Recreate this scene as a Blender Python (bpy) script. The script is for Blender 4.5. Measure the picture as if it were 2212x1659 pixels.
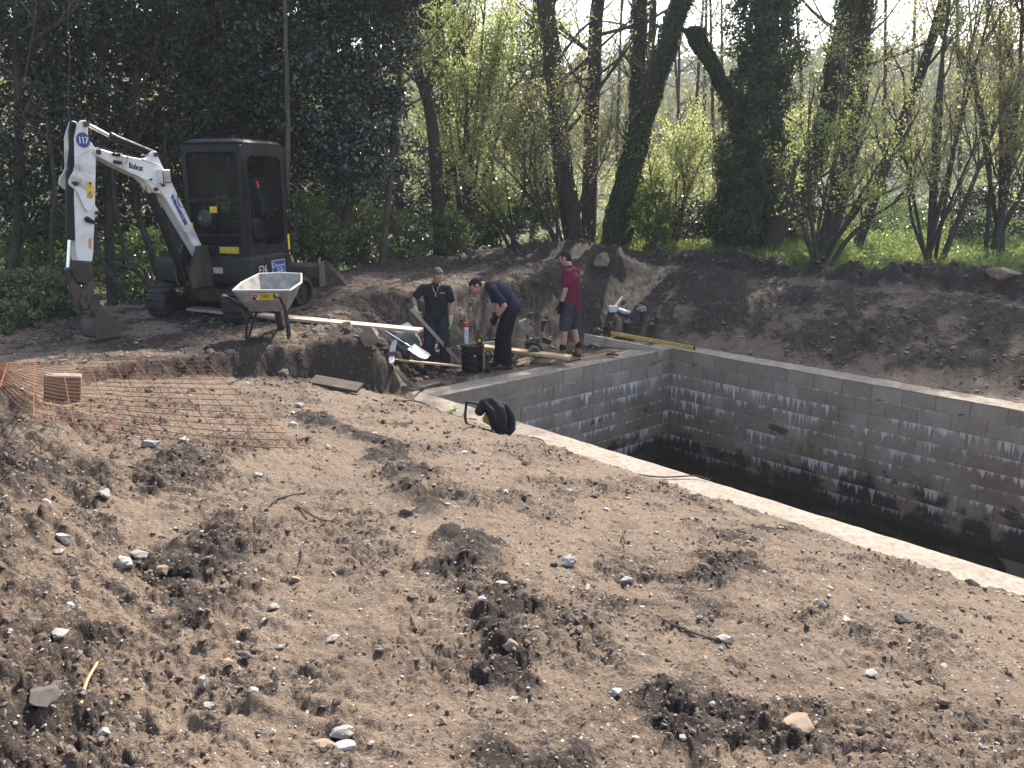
import bpy, bmesh, math, random
import numpy as np
from mathutils import Vector, Matrix

R = math.radians
scene = bpy.context.scene
for o in list(bpy.data.objects): bpy.data.objects.remove(o)

# ------------------------------------------------------------------ camera
CAM_H = 2.8
PITCH = math.atan(430/1789)
cam = bpy.data.cameras.new('camera'); camo = bpy.data.objects.new('camera', cam)
scene.collection.objects.link(camo)
camo.location = (0, 0, CAM_H); camo.rotation_euler = (math.pi/2-PITCH, 0, 0)
cam.sensor_fit = 'HORIZONTAL'; cam.sensor_width = 36; cam.lens = 36*1789/2212
cam.clip_start = .05; cam.clip_end = 3000
scene.camera = camo
# ------------------------------------------------------------------ sky and sun
SUN_AZ, SUN_EL = 24., 46.          # degrees to the right of the view axis, above the horizon
world = bpy.data.worlds.new('World'); scene.world = world; world.use_nodes = True
nt = world.node_tree; nt.nodes.clear()
sky = nt.nodes.new('ShaderNodeTexSky'); sky.sky_type = 'NISHITA'; sky.sun_disc = False
sky.sun_elevation = R(SUN_EL); sky.sun_rotation = R(SUN_AZ); sky.air_density = 1.0; sky.dust_density = 3.0; sky.ozone_density = .6
bg = nt.nodes.new('ShaderNodeBackground'); bg.inputs[1].default_value = .15
wo = nt.nodes.new('ShaderNodeOutputWorld')
nt.links.new(sky.outputs[0], bg.inputs[0]); nt.links.new(bg.outputs[0], wo.inputs[0])
sun = bpy.data.lights.new('sun', 'SUN'); sun.energy = 4.2; sun.angle = R(.55); sun.color = (1, .94, .85)
suno = bpy.data.objects.new('sun', sun); scene.collection.objects.link(suno)
sdir = Vector((math.sin(R(SUN_AZ))*math.cos(R(SUN_EL)), math.cos(R(SUN_AZ))*math.cos(R(SUN_EL)), math.sin(R(SUN_EL))))
suno.rotation_euler = sdir.to_track_quat('Z', 'Y').to_euler(); suno.location = sdir*60
vs = scene.view_settings; vs.view_transform = 'Standard'; vs.look = 'None'; vs.exposure = 1.4; vs.gamma = 1
scene.display_settings.display_device = 'sRGB'
cy = scene.cycles
cy.use_denoising = True
cy.max_bounces = 7; cy.diffuse_bounces = 3; cy.glossy_bounces = 3; cy.transmission_bounces = 6; cy.transparent_max_bounces = 12; cy.volume_bounces = 1
cy.sample_clamp_indirect = 6; cy.caustics_reflective = False; cy.caustics_refractive = False
scene.render.film_transparent = False

# ------------------------------------------------------------------ helpers
F_PX = 1789.; _c, _s = math.cos(PITCH), math.sin(PITCH)
def ray(x, y):
    u = x-1106; v = 829.5-y
    return Vector((u, F_PX*_c+v*_s, -F_PX*_s+v*_c))
def at(x, y, Y):                     # photo position and distance -> point in the place
    d = ray(x, y); return Vector((0, 0, CAM_H))+d*(Y/d.y)
def on(x, y, z):                     # photo position on a level plane
    d = ray(x, y); return Vector((0, 0, CAM_H))+d*((z-CAM_H)/d.z)
def on_plane(x, y, p, n):
    d = ray(x, y); o = Vector((0, 0, CAM_H)); t = (Vector(p)-o).dot(n)/d.dot(n); return o+d*t

rng = np.random.default_rng(7); rnd = random.Random(11)
col = scene.collection

def tag(o, label=None, cat=None, group=None, kind=None):
    if label: o['label'] = label
    if cat: o['category'] = cat
    if group: o['group'] = group
    if kind: o['kind'] = kind
    return o
def empty(name, loc=(0, 0, 0), label=None, cat=None, group=None):
    o = bpy.data.objects.new(name, None); col.objects.link(o); o.location = loc; o.empty_display_size = .1
    return tag(o, label, cat, group)
def link(name, me, parent=None, mat=None):
    o = bpy.data.objects.new(name, me); col.objects.link(o)
    if mat is not None and len(me.materials) == 0: me.materials.append(mat)
    if parent is not None:
        o.parent = parent; o.matrix_parent_inverse = world_m(parent).inverted()
    return o
def world_m(o):
    m = o.matrix_basis.copy()
    if o.parent is not None: m = world_m(o.parent) @ o.matrix_parent_inverse @ m
    return m
def shade(me, smooth=True, ang=None):
    me.polygons.foreach_set('use_smooth', np.full(len(me.polygons), smooth))
    if smooth and ang is not None:
        try: me.set_sharp_from_angle(angle=R(ang))
        except Exception: pass

def np_mesh(name, verts, faces, smooth=False):
    """verts Nx3, faces MxK array with a fixed K"""
    me = bpy.data.meshes.new(name)
    verts = np.asarray(verts, np.float32); faces = np.asarray(faces, np.int32)
    k = faces.shape[1]
    me.vertices.add(len(verts)); me.vertices.foreach_set('co', verts.ravel())
    me.loops.add(faces.size); me.loops.foreach_set('vertex_index', faces.ravel())
    me.polygons.add(len(faces)); me.polygons.foreach_set('loop_start', np.arange(0, faces.size, k, dtype=np.int32))
    me.update(calc_edges=True)
    me.polygons.foreach_set('use_smooth', np.full(len(faces), smooth))
    return me
def point_attr(me, name, vals):
    a = me.attributes.new(name, 'FLOAT', 'POINT'); a.data.foreach_set('value', np.asarray(vals, np.float32))

class MB:
    """collects shapes; build() links them as one mesh object"""
    def __init__(s): s.v = []; s.f = []
    def add(s, vs, fs):
        b = len(s.v); s.v += [Vector(v) for v in vs]; s.f += [tuple(i+b for i in f) for f in fs]; return s
    def box(s, c, size, rot=None, bev=0):
        hx, hy, hz = size[0]/2, size[1]/2, size[2]/2
        b = min(bev, hx*.49, hy*.49, hz*.49)
        if b <= 0:
            vs = [Vector((x*hx, y*hy, z*hz)) for x in (-1, 1) for y in (-1, 1) for z in (-1, 1)]
            fs = [(0, 1, 3, 2), (4, 6, 7, 5), (0, 4, 5, 1), (2, 3, 7, 6), (0, 2, 6, 4), (1, 5, 7, 3)]
        else:
            vs = []; 
            for x in (-1, 1):
                for y in (-1, 1):
                    for z in (-1, 1):
                        vs += [Vector((x*hx, y*(hy-b), z*(hz-b))), Vector((x*(hx-b), y*hy, z*(hz-b))), Vector((x*(hx-b), y*(hy-b), z*hz))]
            I = lambda x, y, z, k: ((x*2+y)*2+z)*3+k
            fs = []
            for x in (0, 1): fs.append((I(x,0,0,0), I(x,0,1,0), I(x,1,1,0), I(x,1,0,0)) if x == 0 else (I(x,0,0,0), I(x,1,0,0), I(x,1,1,0), I(x,0,1,0)))
            for y in (0, 1): fs.append((I(0,y,0,1), I(1,y,0,1), I(1,y,1,1), I(0,y,1,1)) if y == 0 else (I(0,y,0,1), I(0,y,1,1), I(1,y,1,1), I(1,y,0,1)))
            for z in (0, 1): fs.append((I(0,0,z,2), I(0,1,z,2), I(1,1,z,2), I(1,0,z,2)) if z == 0 else (I(0,0,z,2), I(1,0,z,2), I(1,1,z,2), I(0,1,z,2)))
            for a in (0, 1):
                for c_ in (0, 1):
                    fs.append((I(a,c_,0,0), I(a,c_,1,0), I(a,c_,1,1), I(a,c_,0,1)))
                    fs.append((I(a,0,c_,0), I(a,1,c_,0), I(a,1,c_,2), I(a,0,c_,2)))
                    fs.append((I(0,a,c_,1), I(1,a,c_,1), I(1,a,c_,2), I(0,a,c_,2)))
            for x in (0, 1):
                for y in (0, 1):
                    for z in (0, 1): fs.append((I(x,y,z,0), I(x,y,z,1), I(x,y,z,2)))
        m = (rot.to_3x3() if rot is not None else Matrix.Identity(3))
        return s.add([m @ v + Vector(c) for v in vs], fs)
    def beam(s, a, b, w, h, up=(0, 0, 1), bev=0):
        a, b = Vector(a), Vector(b); x = (b-a); L = x.length; x.normalize()
        y = Vector(up).cross(x); y.normalize(); z = x.cross(y)
        m = Matrix((x, y, z)).transposed()
        return s.box((a+b)/2, (L, w, h), m, bev)
    def tube(s, pts, rad, n=8, cap=True, squash=None, side=None):
        pts = [Vector(p) for p in pts]; k = len(pts)
        if not hasattr(rad, '__len__'): rad = [rad]*k
        t0 = (pts[1]-pts[0]).normalized()
        ref = Vector(side) if side is not None else (Vector((0, 0, 1)) if abs(t0.z) < .9 else Vector((1, 0, 0)))
        x = (ref-t0*ref.dot(t0)).normalized(); vs = []; fs = []
        for i, p in enumerate(pts):
            if i == 0: t = t0
            elif i == k-1: t = (pts[i]-pts[i-1]).normalized()
            else: t = ((pts[i+1]-p).normalized()+(p-pts[i-1]).normalized()); t = t.normalized() if t.length > 1e-6 else t0
            x = x-t*x.dot(t); x = x.normalized() if x.length > 1e-6 else t.orthogonal().normalized()
            y = t.cross(x); q = rad[i]; rx, ry = (q if hasattr(q, '__len__') else (q, q*(squash or 1)))
            for j in range(n):
                a = 2*math.pi*j/n; vs.append(p+x*(math.cos(a)*rx)+y*(math.sin(a)*ry))
        for i in range(k-1):
            for j in range(n):
                j2 = (j+1) % n; fs.append((i*n+j, i*n+j2, (i+1)*n+j2, (i+1)*n+j))
        if cap:
            fs.append(tuple(range(n-1, -1, -1))); fs.append(tuple((k-1)*n+j for j in range(n)))
        return s.add(vs, fs)
    def cyl(s, a, b, r, n=16, r2=None): return s.tube([a, b], [r, r if r2 is None else r2], n)
    def capsule(s, a, b, ra, rb, n=10, sq=(1, 1), side=None):
        a, b = Vector(a), Vector(b); d = (b-a); L = d.length; d = d/L if L > 1e-6 else Vector((0, 0, 1))
        pts = []; rr = []
        for i in range(1, 4):
            q = math.pi/2*i/4; pts.append(a-d*(ra*math.cos(q))); rr.append((ra*math.sin(q)*sq[0], ra*math.sin(q)*sq[1]))
        for i in range(5): pts.append(a+d*(L*i/4)); r_ = ra+(rb-ra)*i/4; rr.append((r_*sq[0], r_*sq[1]))
        for i in range(3, 0, -1):
            q = math.pi/2*i/4; pts.append(b+d*(rb*math.cos(q))); rr.append((rb*math.sin(q)*sq[0], rb*math.sin(q)*sq[1]))
        return s.tube(pts, rr, n, side=side)
    def ball(s, c, r, n=12, m=8, rot=None):
        c = Vector(c); r = (r, r, r) if not hasattr(r, '__len__') else r
        vs = [Vector((0, 0, r[2]))]; fs = []
        for i in range(1, m):
            a = math.pi*i/m
            for j in range(n):
                b = 2*math.pi*j/n; vs.append(Vector((r[0]*math.sin(a)*math.cos(b), r[1]*math.sin(a)*math.sin(b), r[2]*math.cos(a))))
        vs.append(Vector((0, 0, -r[2]))); e = len(vs)-1
        for j in range(n):
            j2 = (j+1) % n; fs.append((0, 1+j, 1+j2)); fs.append((e, 1+(m-2)*n+j2, 1+(m-2)*n+j))
            for i in range(m-2): fs.append((1+i*n+j, 1+(i+1)*n+j, 1+(i+1)*n+j2, 1+i*n+j2))
        q = rot.to_3x3() if rot is not None else Matrix.Identity(3)
        return s.add([q @ v + c for v in vs], fs)
    def prism(s, poly, off):
        """closed outline of 3D points, extruded by the vector off"""
        poly = [Vector(p) for p in poly]; off = Vector(off); n = len(poly)
        vs = poly+[p+off for p in poly]
        fs = [tuple(range(n-1, -1, -1)), tuple(range(n, 2*n))]+[(i, (i+1) % n, n+(i+1) % n, n+i) for i in range(n)]
        return s.add(vs, fs)
    def lathe(s, prof, c=(0, 0, 0), axis=(0, 0, 1), n=24):
        c = Vector(c); ax = Vector(axis).normalized(); x = ax.orthogonal().normalized(); y = ax.cross(x); vs = []; fs = []; k = len(prof)
        for r_, h in prof:
            for j in range(n):
                a = 2*math.pi*j/n; vs.append(c+ax*h+x*(r_*math.cos(a))+y*(r_*math.sin(a)))
        for i in range(k-1):
            for j in range(n):
                j2 = (j+1) % n; fs.append((i*n+j, i*n+j2, (i+1)*n+j2, (i+1)*n+j))
        fs.append(tuple(range(n-1, -1, -1))); fs.append(tuple((k-1)*n+j for j in range(n)))
        return s.add(vs, fs)
    def xf(s, m): s.v = [m @ v for v in s.v]; return s
    def mesh(s, name, smooth=False, ang=40, fix=True):
        me = bpy.data.meshes.new(name); me.from_pydata([tuple(v) for v in s.v], [], s.f)
        if fix:
            bm = bmesh.new(); bm.from_mesh(me); bmesh.ops.recalc_face_normals(bm, faces=bm.faces); bm.to_mesh(me); bm.free()
        shade(me, smooth, ang if smooth else None); return me
    def build(s, name, mat=None, parent=None, smooth=False, ang=40, bevel=0):
        me = s.mesh(name, smooth, ang)
        if bevel:
            bm = bmesh.new(); bm.from_mesh(me)
            es = [e for e in bm.edges if len(e.link_faces) == 2 and e.calc_face_angle(0) > R(30)]
            bmesh.ops.bevel(bm, geom=es, offset=bevel, segments=1, affect='EDGES', clamp_overlap=True)
            bm.to_mesh(me); bm.free(); shade(me, smooth, ang if smooth else None)
        return link(name, me, parent, mat)

def smooth_path(pts, k=6):
    pts = [Vector(p) for p in pts]; out = []
    for i in range(len(pts)-1):
        p0 = pts[max(i-1, 0)]; p1 = pts[i]; p2 = pts[i+1]; p3 = pts[min(i+2, len(pts)-1)]
        for j in range(k):
            t = j/k; out.append(.5*((2*p1)+(p2-p0)*t+(2*p0-5*p1+4*p2-p3)*t*t+(3*p1-p0-3*p2+p3)*t*t*t))
    out.append(pts[-1]); return out
# ------------------------------------------------------------------ noise (vectorised)
def _hash(ix, iy, seed):
    h = (ix.astype(np.int64)*374761393+iy.astype(np.int64)*668265263+seed*982451653) & 0xffffffff
    h = ((h ^ (h >> 13))*1274126177) & 0xffffffff
    return ((h ^ (h >> 16)) & 0xffff)/65535.
def noise(x, y, seed=0):
    ix, iy = np.floor(x), np.floor(y); fx, fy = x-ix, y-iy
    def g(dx, dy):
        a = _hash(ix+dx, iy+dy, seed)*2*np.pi; return np.cos(a)*(fx-dx)+np.sin(a)*(fy-dy)
    u = fx*fx*fx*(fx*(fx*6-15)+10); v = fy*fy*fy*(fy*(fy*6-15)+10)
    a = g(0, 0)*(1-u)+g(1, 0)*u; b = g(0, 1)*(1-u)+g(1, 1)*u
    return (a*(1-v)+b*v)*1.5
def fbm(x, y, seed=0, oct=4, lac=2.03, gain=.5):
    t = 0; a = 1
    for i in range(oct):
        t = t+a*noise(x, y, seed+i); x = x*lac+17.3; y = y*lac-9.1; a *= gain
    return t
def cells(x, y, seed=0):
    """distance to the nearest feature point and that cell's random value"""
    ix, iy = np.floor(x), np.floor(y); best = np.full(np.shape(x), 9.); val = np.zeros(np.shape(x))
    for dx in (-1, 0, 1):
        for dy in (-1, 0, 1):
            px = ix+dx+_hash(ix+dx, iy+dy, seed); py = iy+dy+_hash(ix+dx, iy+dy, seed+5)
            d = np.hypot(px-x, py-y); m = d < best; best = np.where(m, d, best); val = np.where(m, _hash(ix+dx, iy+dy, seed+9), val)
    return best, val
def S(t):
    t = np.clip(t, 0, 1); return t*t*(3-2*t)

# ------------------------------------------------------------------ materials
class NT:
    def __init__(s, name):
        s.m = bpy.data.materials.new(name); s.m.use_nodes = True; s.t = s.m.node_tree; s.t.nodes.clear()
        s.out = s.n('OutputMaterial')
    def n(s, typ, **kw):
        nd = s.t.nodes.new('ShaderNode'+typ)
        for k, v in kw.items(): setattr(nd, k, v)
        return nd
    def l(s, a, b): s.t.links.new(a, b); return s
    def val(s, sock, v):
        if hasattr(v, 'links') or isinstance(v, bpy.types.NodeSocket): s.l(v, sock)
        else: sock.default_value = v
    def math(s, op, a, b=None, c=None, clamp=False):
        nd = s.n('Math', operation=op, use_clamp=clamp); s.val(nd.inputs[0], a)
        if b is not None: s.val(nd.inputs[1], b)
        if c is not None: s.val(nd.inputs[2], c)
        return nd.outputs[0]
    def noise(s, scale, detail=4, rough=.55, vec=None, dist=0):
        nd = s.n('TexNoise'); nd.inputs['Scale'].default_value = scale; nd.inputs['Detail'].default_value = detail
        nd.inputs['Roughness'].default_value = rough; nd.inputs['Distortion'].default_value = dist
        if vec is not None: s.l(vec, nd.inputs['Vector'])
        return nd.outputs['Fac']
    def ramp(s, fac, stops, interp='LINEAR'):
        nd = s.n('ValToRGB'); e = nd.color_ramp; e.interpolation = interp
        while len(e.elements) < len(stops): e.elements.new(.5)
        for el, (p, c) in zip(e.elements, stops):
            el.position = p; el.color = (*c, 1) if hasattr(c, '__len__') else (c, c, c, 1)
        s.l(fac, nd.inputs[0]); return nd.outputs[0]
    def mix(s, fac, a, b, mode='MIX'):
        nd = s.n('Mix', data_type='RGBA', blend_type=mode); s.val(nd.inputs[0], fac)
        for i, q in ((6, a), (7, b)):
            if isinstance(q, tuple): nd.inputs[i].default_value = (*q, 1) if len(q) == 3 else q
            else: s.l(q, nd.inputs[i])
        return nd.outputs[2]
    def bump(s, h, strength=.5, dist=.01):
        nd = s.n('Bump'); nd.inputs['Strength'].default_value = strength; nd.inputs['Distance'].default_value = dist
        s.l(h, nd.inputs['Height']); return nd.outputs[0]
    def bsdf(s, col, rough=.8, spec=.5, metal=0, normal=None, **kw):
        nd = s.n('BsdfPrincipled')
        if isinstance(col, tuple): nd.inputs['Base Color'].default_value = (*col, 1)
        else: s.l(col, nd.inputs['Base Color'])
        s.val(nd.inputs['Roughness'], rough); s.val(nd.inputs['Metallic'], metal); nd.inputs['Specular IOR Level'].default_value = spec
        if normal is not None: s.l(normal, nd.inputs['Normal'])
        for k, v in kw.items(): s.val(nd.inputs[k], v)
        return nd.outputs[0]
    def done(s, sh): s.l(sh, s.out.inputs[0]); return s.m
    def pos(s): return s.n('NewGeometry').outputs['Position']
    def obj(s): return s.n('TexCoord').outputs['Object']
    def attr(s, name): return s.n('Attribute', attribute_name=name).outputs['Fac']
    def maprange(s, v, a, b, c=0, d=1):
        nd = s.n('MapRange'); s.l(v, nd.inputs[0])
        for i, q in enumerate((a, b, c, d)): nd.inputs[i+1].default_value = q
        return nd.outputs[0]

def worn(name, c, c2=None, rough=.6, scale=6, amt=.5, spec=.4, metal=0, bump=.15, bscale=60, dirt=None, dirt_amt=.45):
    """a painted or plain surface with uneven colour, some dirt and fine relief"""
    t = NT(name); v = t.obj(); c2 = c2 or tuple(x*.72 for x in c)
    f = t.noise(scale, 5, .6, v); base = t.mix(t.maprange(f, .35, .68, 0, amt), c, c2)
    if dirt: base = t.mix(t.maprange(t.noise(scale*.55, 6, .68, v, .6), .5, .68, 0, dirt_amt), base, dirt)
    r = t.maprange(t.noise(scale*1.7, 3, .5, v), .3, .7, max(rough-.12, .05), min(rough+.15, 1))
    nrm = t.bump(t.noise(bscale, 3, .6, v), bump, .004)
    return t.done(t.bsdf(base, r, spec, metal, nrm))
def leaf_mat(name, a, b, rough=.45, trans=.5, spec=.5, tcol=None):
    t = NT(name); v = t.attr('v'); c = t.mix(v, a, b)
    pr = t.bsdf(c, rough, spec)
    tr = t.n('BsdfTranslucent'); tc = t.mix(v, tuple(x*1.0 for x in (tcol or (a[0]*1.7, a[1]*1.6, a[2]*.6))), tuple(x for x in (tcol or (b[0]*1.7, b[1]*1.6, b[2]*.6))))
    t.l(tc, tr.inputs[0]); mx = t.n('MixShader'); mx.inputs[0].default_value = trans
    t.l(pr, mx.inputs[1]); t.l(tr.outputs[0], mx.inputs[2]); return t.done(mx.outputs[0])
M = {}
# ------------------------------------------------------------------ the ground
C0 = np.array([2.827, 14.358]); UD = np.array([.664, -.748]); VD = np.array([.748, .664])
WID, THK = 5.15, .42
def uvw(x, y):
    t = (x-C0[0])*UD[0]+(y-C0[1])*UD[1]; w = (x-C0[0])*VD[0]+(y-C0[1])*VD[1]; return t, w
def xy(t, w): return C0[0]+UD[0]*t+VD[0]*w, C0[1]+UD[1]*t+VD[1]*w
LEN = 9.2; HILL_H = 30.
def seg_d(x, y, ax, ay, bx, by):
    dx, dy = bx-ax, by-ay; q = np.clip(((x-ax)*dx+(y-ay)*dy)/(dx*dx+dy*dy), 0, 1); return np.hypot(x-ax-q*dx, y-ay-q*dy), q
def poly_d(x, y, pts):
    d = np.full(np.shape(x), 99.)
    for (a, b) in zip(pts[:-1], pts[1:]): d = np.minimum(d, seg_d(x, y, *a, *b)[0])
    return d
def ground(x, y, fine=True):
    """height and darkness (fresh damp soil) and grass cover of the ground"""
    x = np.asarray(x, float); y = np.asarray(y, float)
    t, w = uvw(x, y); d = -w-WID-THK
    wob = fbm(x*.7, y*.7, 3, 3)*.25
    z0 = 1.05+fbm(x*.16, y*.16, 40, 3)*.10+fbm(x*.6, y*.6, 44, 2)*.03
    z0 = z0+.055*np.clip(y-19.2, 0, 14)*S((x-1.5)/4)
    # banks round the tank
    bR = 1.05*(1-(1-np.clip((w-THK+wob*.6-.05)/3.3, 0, 1))**1.7)
    bN = 1.12*(1-np.exp(-np.clip(d+wob*.15, 0, None)/2.1))
    bB = 1.05*S((-t-1.9+wob*.8)/1.75)
    dc = np.maximum(.95+.62*np.minimum(t, 1.2), -.75)
    bL = 1.02*S((d+wob*.6-(dc-1.2))/1.2)*S((.32-t+wob*.5)/.22)
    bE = 1.05*S((t-LEN-THK)/3)
    basin = np.maximum.reduce([bR, bN, bB, bL, bE])
    z = np.minimum(z0, basin*z0/1.05)
    # pit floor: dug a little below the wall
    pit = S((-t-THK-.1)/.5)*S((.28-basin)/.25); z = z-.12*pit
    hole = np.exp(-(((x+1.35)/.8)**2+((y-13.9)/.6)**2)); z = z-.03*hole
    # loose heap along the left edge, near the camera
    hd = poly_d(x, y, [(-1.75, 1.5), (-2.2, 2.6), (-3.05, 4.2), (-3.95, 5.8), (-5.2, 6.9)])+fbm(x*1.6, y*1.6, 8, 4)*.22
    heap = np.clip(1-hd/.85, 0, 1); z = z+.50*heap**1.2
    # dark berm behind the right crest, heaps behind the men, spoil strip along the back
    ber = poly_d(x, y, [(3.4, 19.1), (4.42, 18.44), (7.07, 15.45), (9.73, 12.46), (11.5, 10.4)])+fbm(x*1.6, y*1.6, 21, 3)*.22
    bm = np.clip(1-ber/.62, 0, 1); z = z+(.14+.16*S((x-5)/4)+.26*fbm(x*1.5, y*1.5, 22, 4))*S(bm*1.5)
    h2 = np.exp(-(((x-1.0)/1.9)**2+((y-20.2)/.8)**2)); z = z+.40*h2
    h3 = np.exp(-(((x-2.3)/.55)**2+((y-18.3)/.4)**2)); z = z+.42*h3
    spoil = np.exp(-(((x+1.0)/3.2)**2+((y-18.2)/1.3)**2)); z = z+.14*spoil
    # the ground falls away on the far left
    le = (x+7.6)*.80-(y-9.3)*.45; z = z-1.1*S((-le-.0)/1.5)*S((y-5)/2)
    # soft rutted ridges pushed up by the tracks
    wv = fbm(x*2.6, y*2.6, 31, 3)
    ru = poly_d(x, y, [(-1.75, 7.0), (-1.05, 6.3), (-.72, 5.4), (-.42, 4.6), (-.22, 3.9), (-.15, 3.2), (0, 2.4), (.05, 1.9)])+wv*.16
    rut = np.clip(1-ru/.27, 0, 1)*S((fbm(x*1.7, y*1.7, 36, 3)+.55)/.6); z = z+.05*S(rut)
    ru2 = poly_d(x, y, [(-2.3, 5.4), (-1.75, 4.2), (-1.25, 3.2), (-.6, 2.2)])+wv*.18
    rut2 = np.clip(1-ru2/.34, 0, 1)*S((fbm(x*1.5, y*1.5, 37, 3)+.4)/.6); z = z+.02*S(rut2)
    ru3 = poly_d(x, y, [(2.2, 6.2), (1.2, 4.3), (.75, 3.0), (.5, 2.0)])+wv*.22
    rut3 = np.clip(1-ru3/.42, 0, 1)*S((fbm(x*1.4, y*1.4, 38, 3)+.35)/.6); z = z+.015*S(rut3)
    inside = (t > -THK+.02) & (t < LEN+THK) & (w > -WID-THK+.02) & (w < THK-.02)
    bank = S((-t-.7)/.6)*S((1.02-basin)/.15)*S((basin+.02)/.1)*S((w+6.8)/1.)*.8+.35*S((w-.6)/.5)*S((3.6-w)/.8)*S((t+1)/.5)
    rough = np.clip(.25+.9*np.maximum.reduce([heap*1.1, S(bm*1.5), h2*1.2, h3, spoil*1.2, rut, rut2*.8, rut3*.8, pit*.7, .55*S((basin-.1)/.2)*S((.95-basin)/.2)*S((w+2)/3), .8*bank, .75*S((.7-t)/.5)*S((d+1.8)/.6)*S((3.2-d)/.8)*S((t+3)/.8)]), 0, 1.2)
    if fine:
        patch = S((fbm(x*1.1, y*1.1, 60, 5, 2.1, .62)+.30)/.75)            # trampled smooth against crumbled
        crumb = np.clip(rough*(.45+.55*patch)+.62*patch, 0, 1.35)
        c1, v1 = cells(x*8+fbm(x*5, y*5, 70, 2), y*8+fbm(x*5, y*5, 71, 2), 3); lump1 = np.clip(1-c1*1.7, 0, 1)**.7*(v1 > .62)*v1
        c2, v2 = cells(x*19, y*19, 4); lump2 = np.clip(1-c2*1.6, 0, 1)**.7*(v2 > .4)*v2
        big = np.maximum.reduce([heap, S(bm*1.5), h2, h3, spoil])
        bil = np.abs(noise(x*11, y*11, 82))+.55*np.abs(noise(x*23, y*23, 83))+.30*np.abs(noise(x*47, y*47, 84))
        nearc = S((np.maximum(d, np.maximum(-t-THK, w-THK)))/.55)    # trodden flat beside the wall
        crk = np.exp(-(noise(x*5.5+.4*noise(x*9, y*9, 87), y*5.5, 85)/.07)**2)+.7*np.exp(-(noise(x*13, y*13, 86)/.09)**2)
        z = z+nearc*(crumb*(.012*lump1+.010*lump2+.021*bil-.016*crk)+bank*(.05*lump1+.03*lump2+.05*bil-.02*crk)+big*(.07*lump1+.02*lump2)+.020*fbm(x*3.2, y*3.2, 80, 4)*(.5+crumb)+.012*bil-.007*crk)
        # tread marks: short bars across the direction of travel
        tr = np.maximum(np.clip(1-np.abs(ru2-.0)/.45, 0, 1), np.clip(1-poly_d(x, y, [(-3.3, 6.6), (-2.7, 5.0), (-2.2, 3.4)])/.35, 0, 1))
        z = z+.014*S(tr*2)*np.sin((y*.92+x*.38)*2*np.pi/.125)*S((noise(x*3, y*3, 90)+.4))
    else: crumb = rough
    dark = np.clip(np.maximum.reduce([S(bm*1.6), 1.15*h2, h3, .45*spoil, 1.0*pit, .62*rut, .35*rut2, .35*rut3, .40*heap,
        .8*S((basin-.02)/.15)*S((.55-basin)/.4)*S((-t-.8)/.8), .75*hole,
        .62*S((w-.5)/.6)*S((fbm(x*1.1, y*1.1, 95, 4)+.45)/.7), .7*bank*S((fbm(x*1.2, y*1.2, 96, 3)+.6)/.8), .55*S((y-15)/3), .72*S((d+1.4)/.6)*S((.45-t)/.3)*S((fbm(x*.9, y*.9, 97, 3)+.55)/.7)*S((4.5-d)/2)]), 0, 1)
    grass = S((w-4.45+fbm(x*.9, y*.9, 50, 3)*.35)/.5)*S((x-2.4)/1.2)*S((y-8)/3)
    grass = np.maximum(grass, S((y-24)/3))
    grass = np.maximum(grass, S((-le-.1)/.6)*S((y-5)/2))
    # under the wall top the soil is lower, its edge ragged
    edge = fbm(x*3.1, y*3.1, 77, 3)*.09+fbm(x*11, y*11, 78, 2)*.03
    ins = np.minimum.reduce([t+THK, LEN+THK-t, w+WID+THK, THK-w])+np.where(w > -1, edge-.02, edge*.5+.05)
    z = np.where(ins > 0, np.minimum(z, -.03-ins*.5), np.where(ins > -.5, np.maximum(z, .006), z)) if fine else np.where(ins > 0, 0, z)
    return z, np.clip(dark, 0, 1), grass, crumb, ins
def gz(x, y):
    return float(ground(np.array([x]), np.array([y]))[0][0])

def build_ground():
    af = np.radians(np.linspace(-41, 41, 580)); ab = np.radians(np.linspace(43, 317, 46))[1:-1]
    ang = np.concatenate([af, ab]); na = len(ang)
    rr = np.concatenate([[.02, .4, .8], np.exp(np.linspace(math.log(1.1), math.log(27), 570)), np.exp(np.linspace(math.log(27.6), math.log(900), 40))]); nr = len(rr)
    A, Rr = np.meshgrid(ang, rr); X = np.sin(A)*Rr; Y = np.cos(A)*Rr
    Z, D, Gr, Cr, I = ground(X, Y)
    far = S((Rr-60)/240); Z = Z+far*(HILL_H+8*fbm(X*.008, Y*.008, 120, 3))*S((Y+40)/150)
    idx = np.arange(na*nr).reshape(nr, na); nx = np.roll(idx, -1, axis=1)
    f = np.stack([idx[:-1], idx[1:], nx[1:], nx[:-1]], -1).reshape(-1, 4)
    inn = (I.ravel() > .30); keep = ~(inn[f].all(1)); f = f[keep]
    me = np_mesh('ground', np.stack([X.ravel(), Y.ravel(), Z.ravel()], 1), f[:, ::-1], True)
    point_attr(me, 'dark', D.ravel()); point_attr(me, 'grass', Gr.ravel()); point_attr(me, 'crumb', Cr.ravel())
    o = link('ground', me, None, M['soil']); tag(o, kind='structure'); return o

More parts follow.
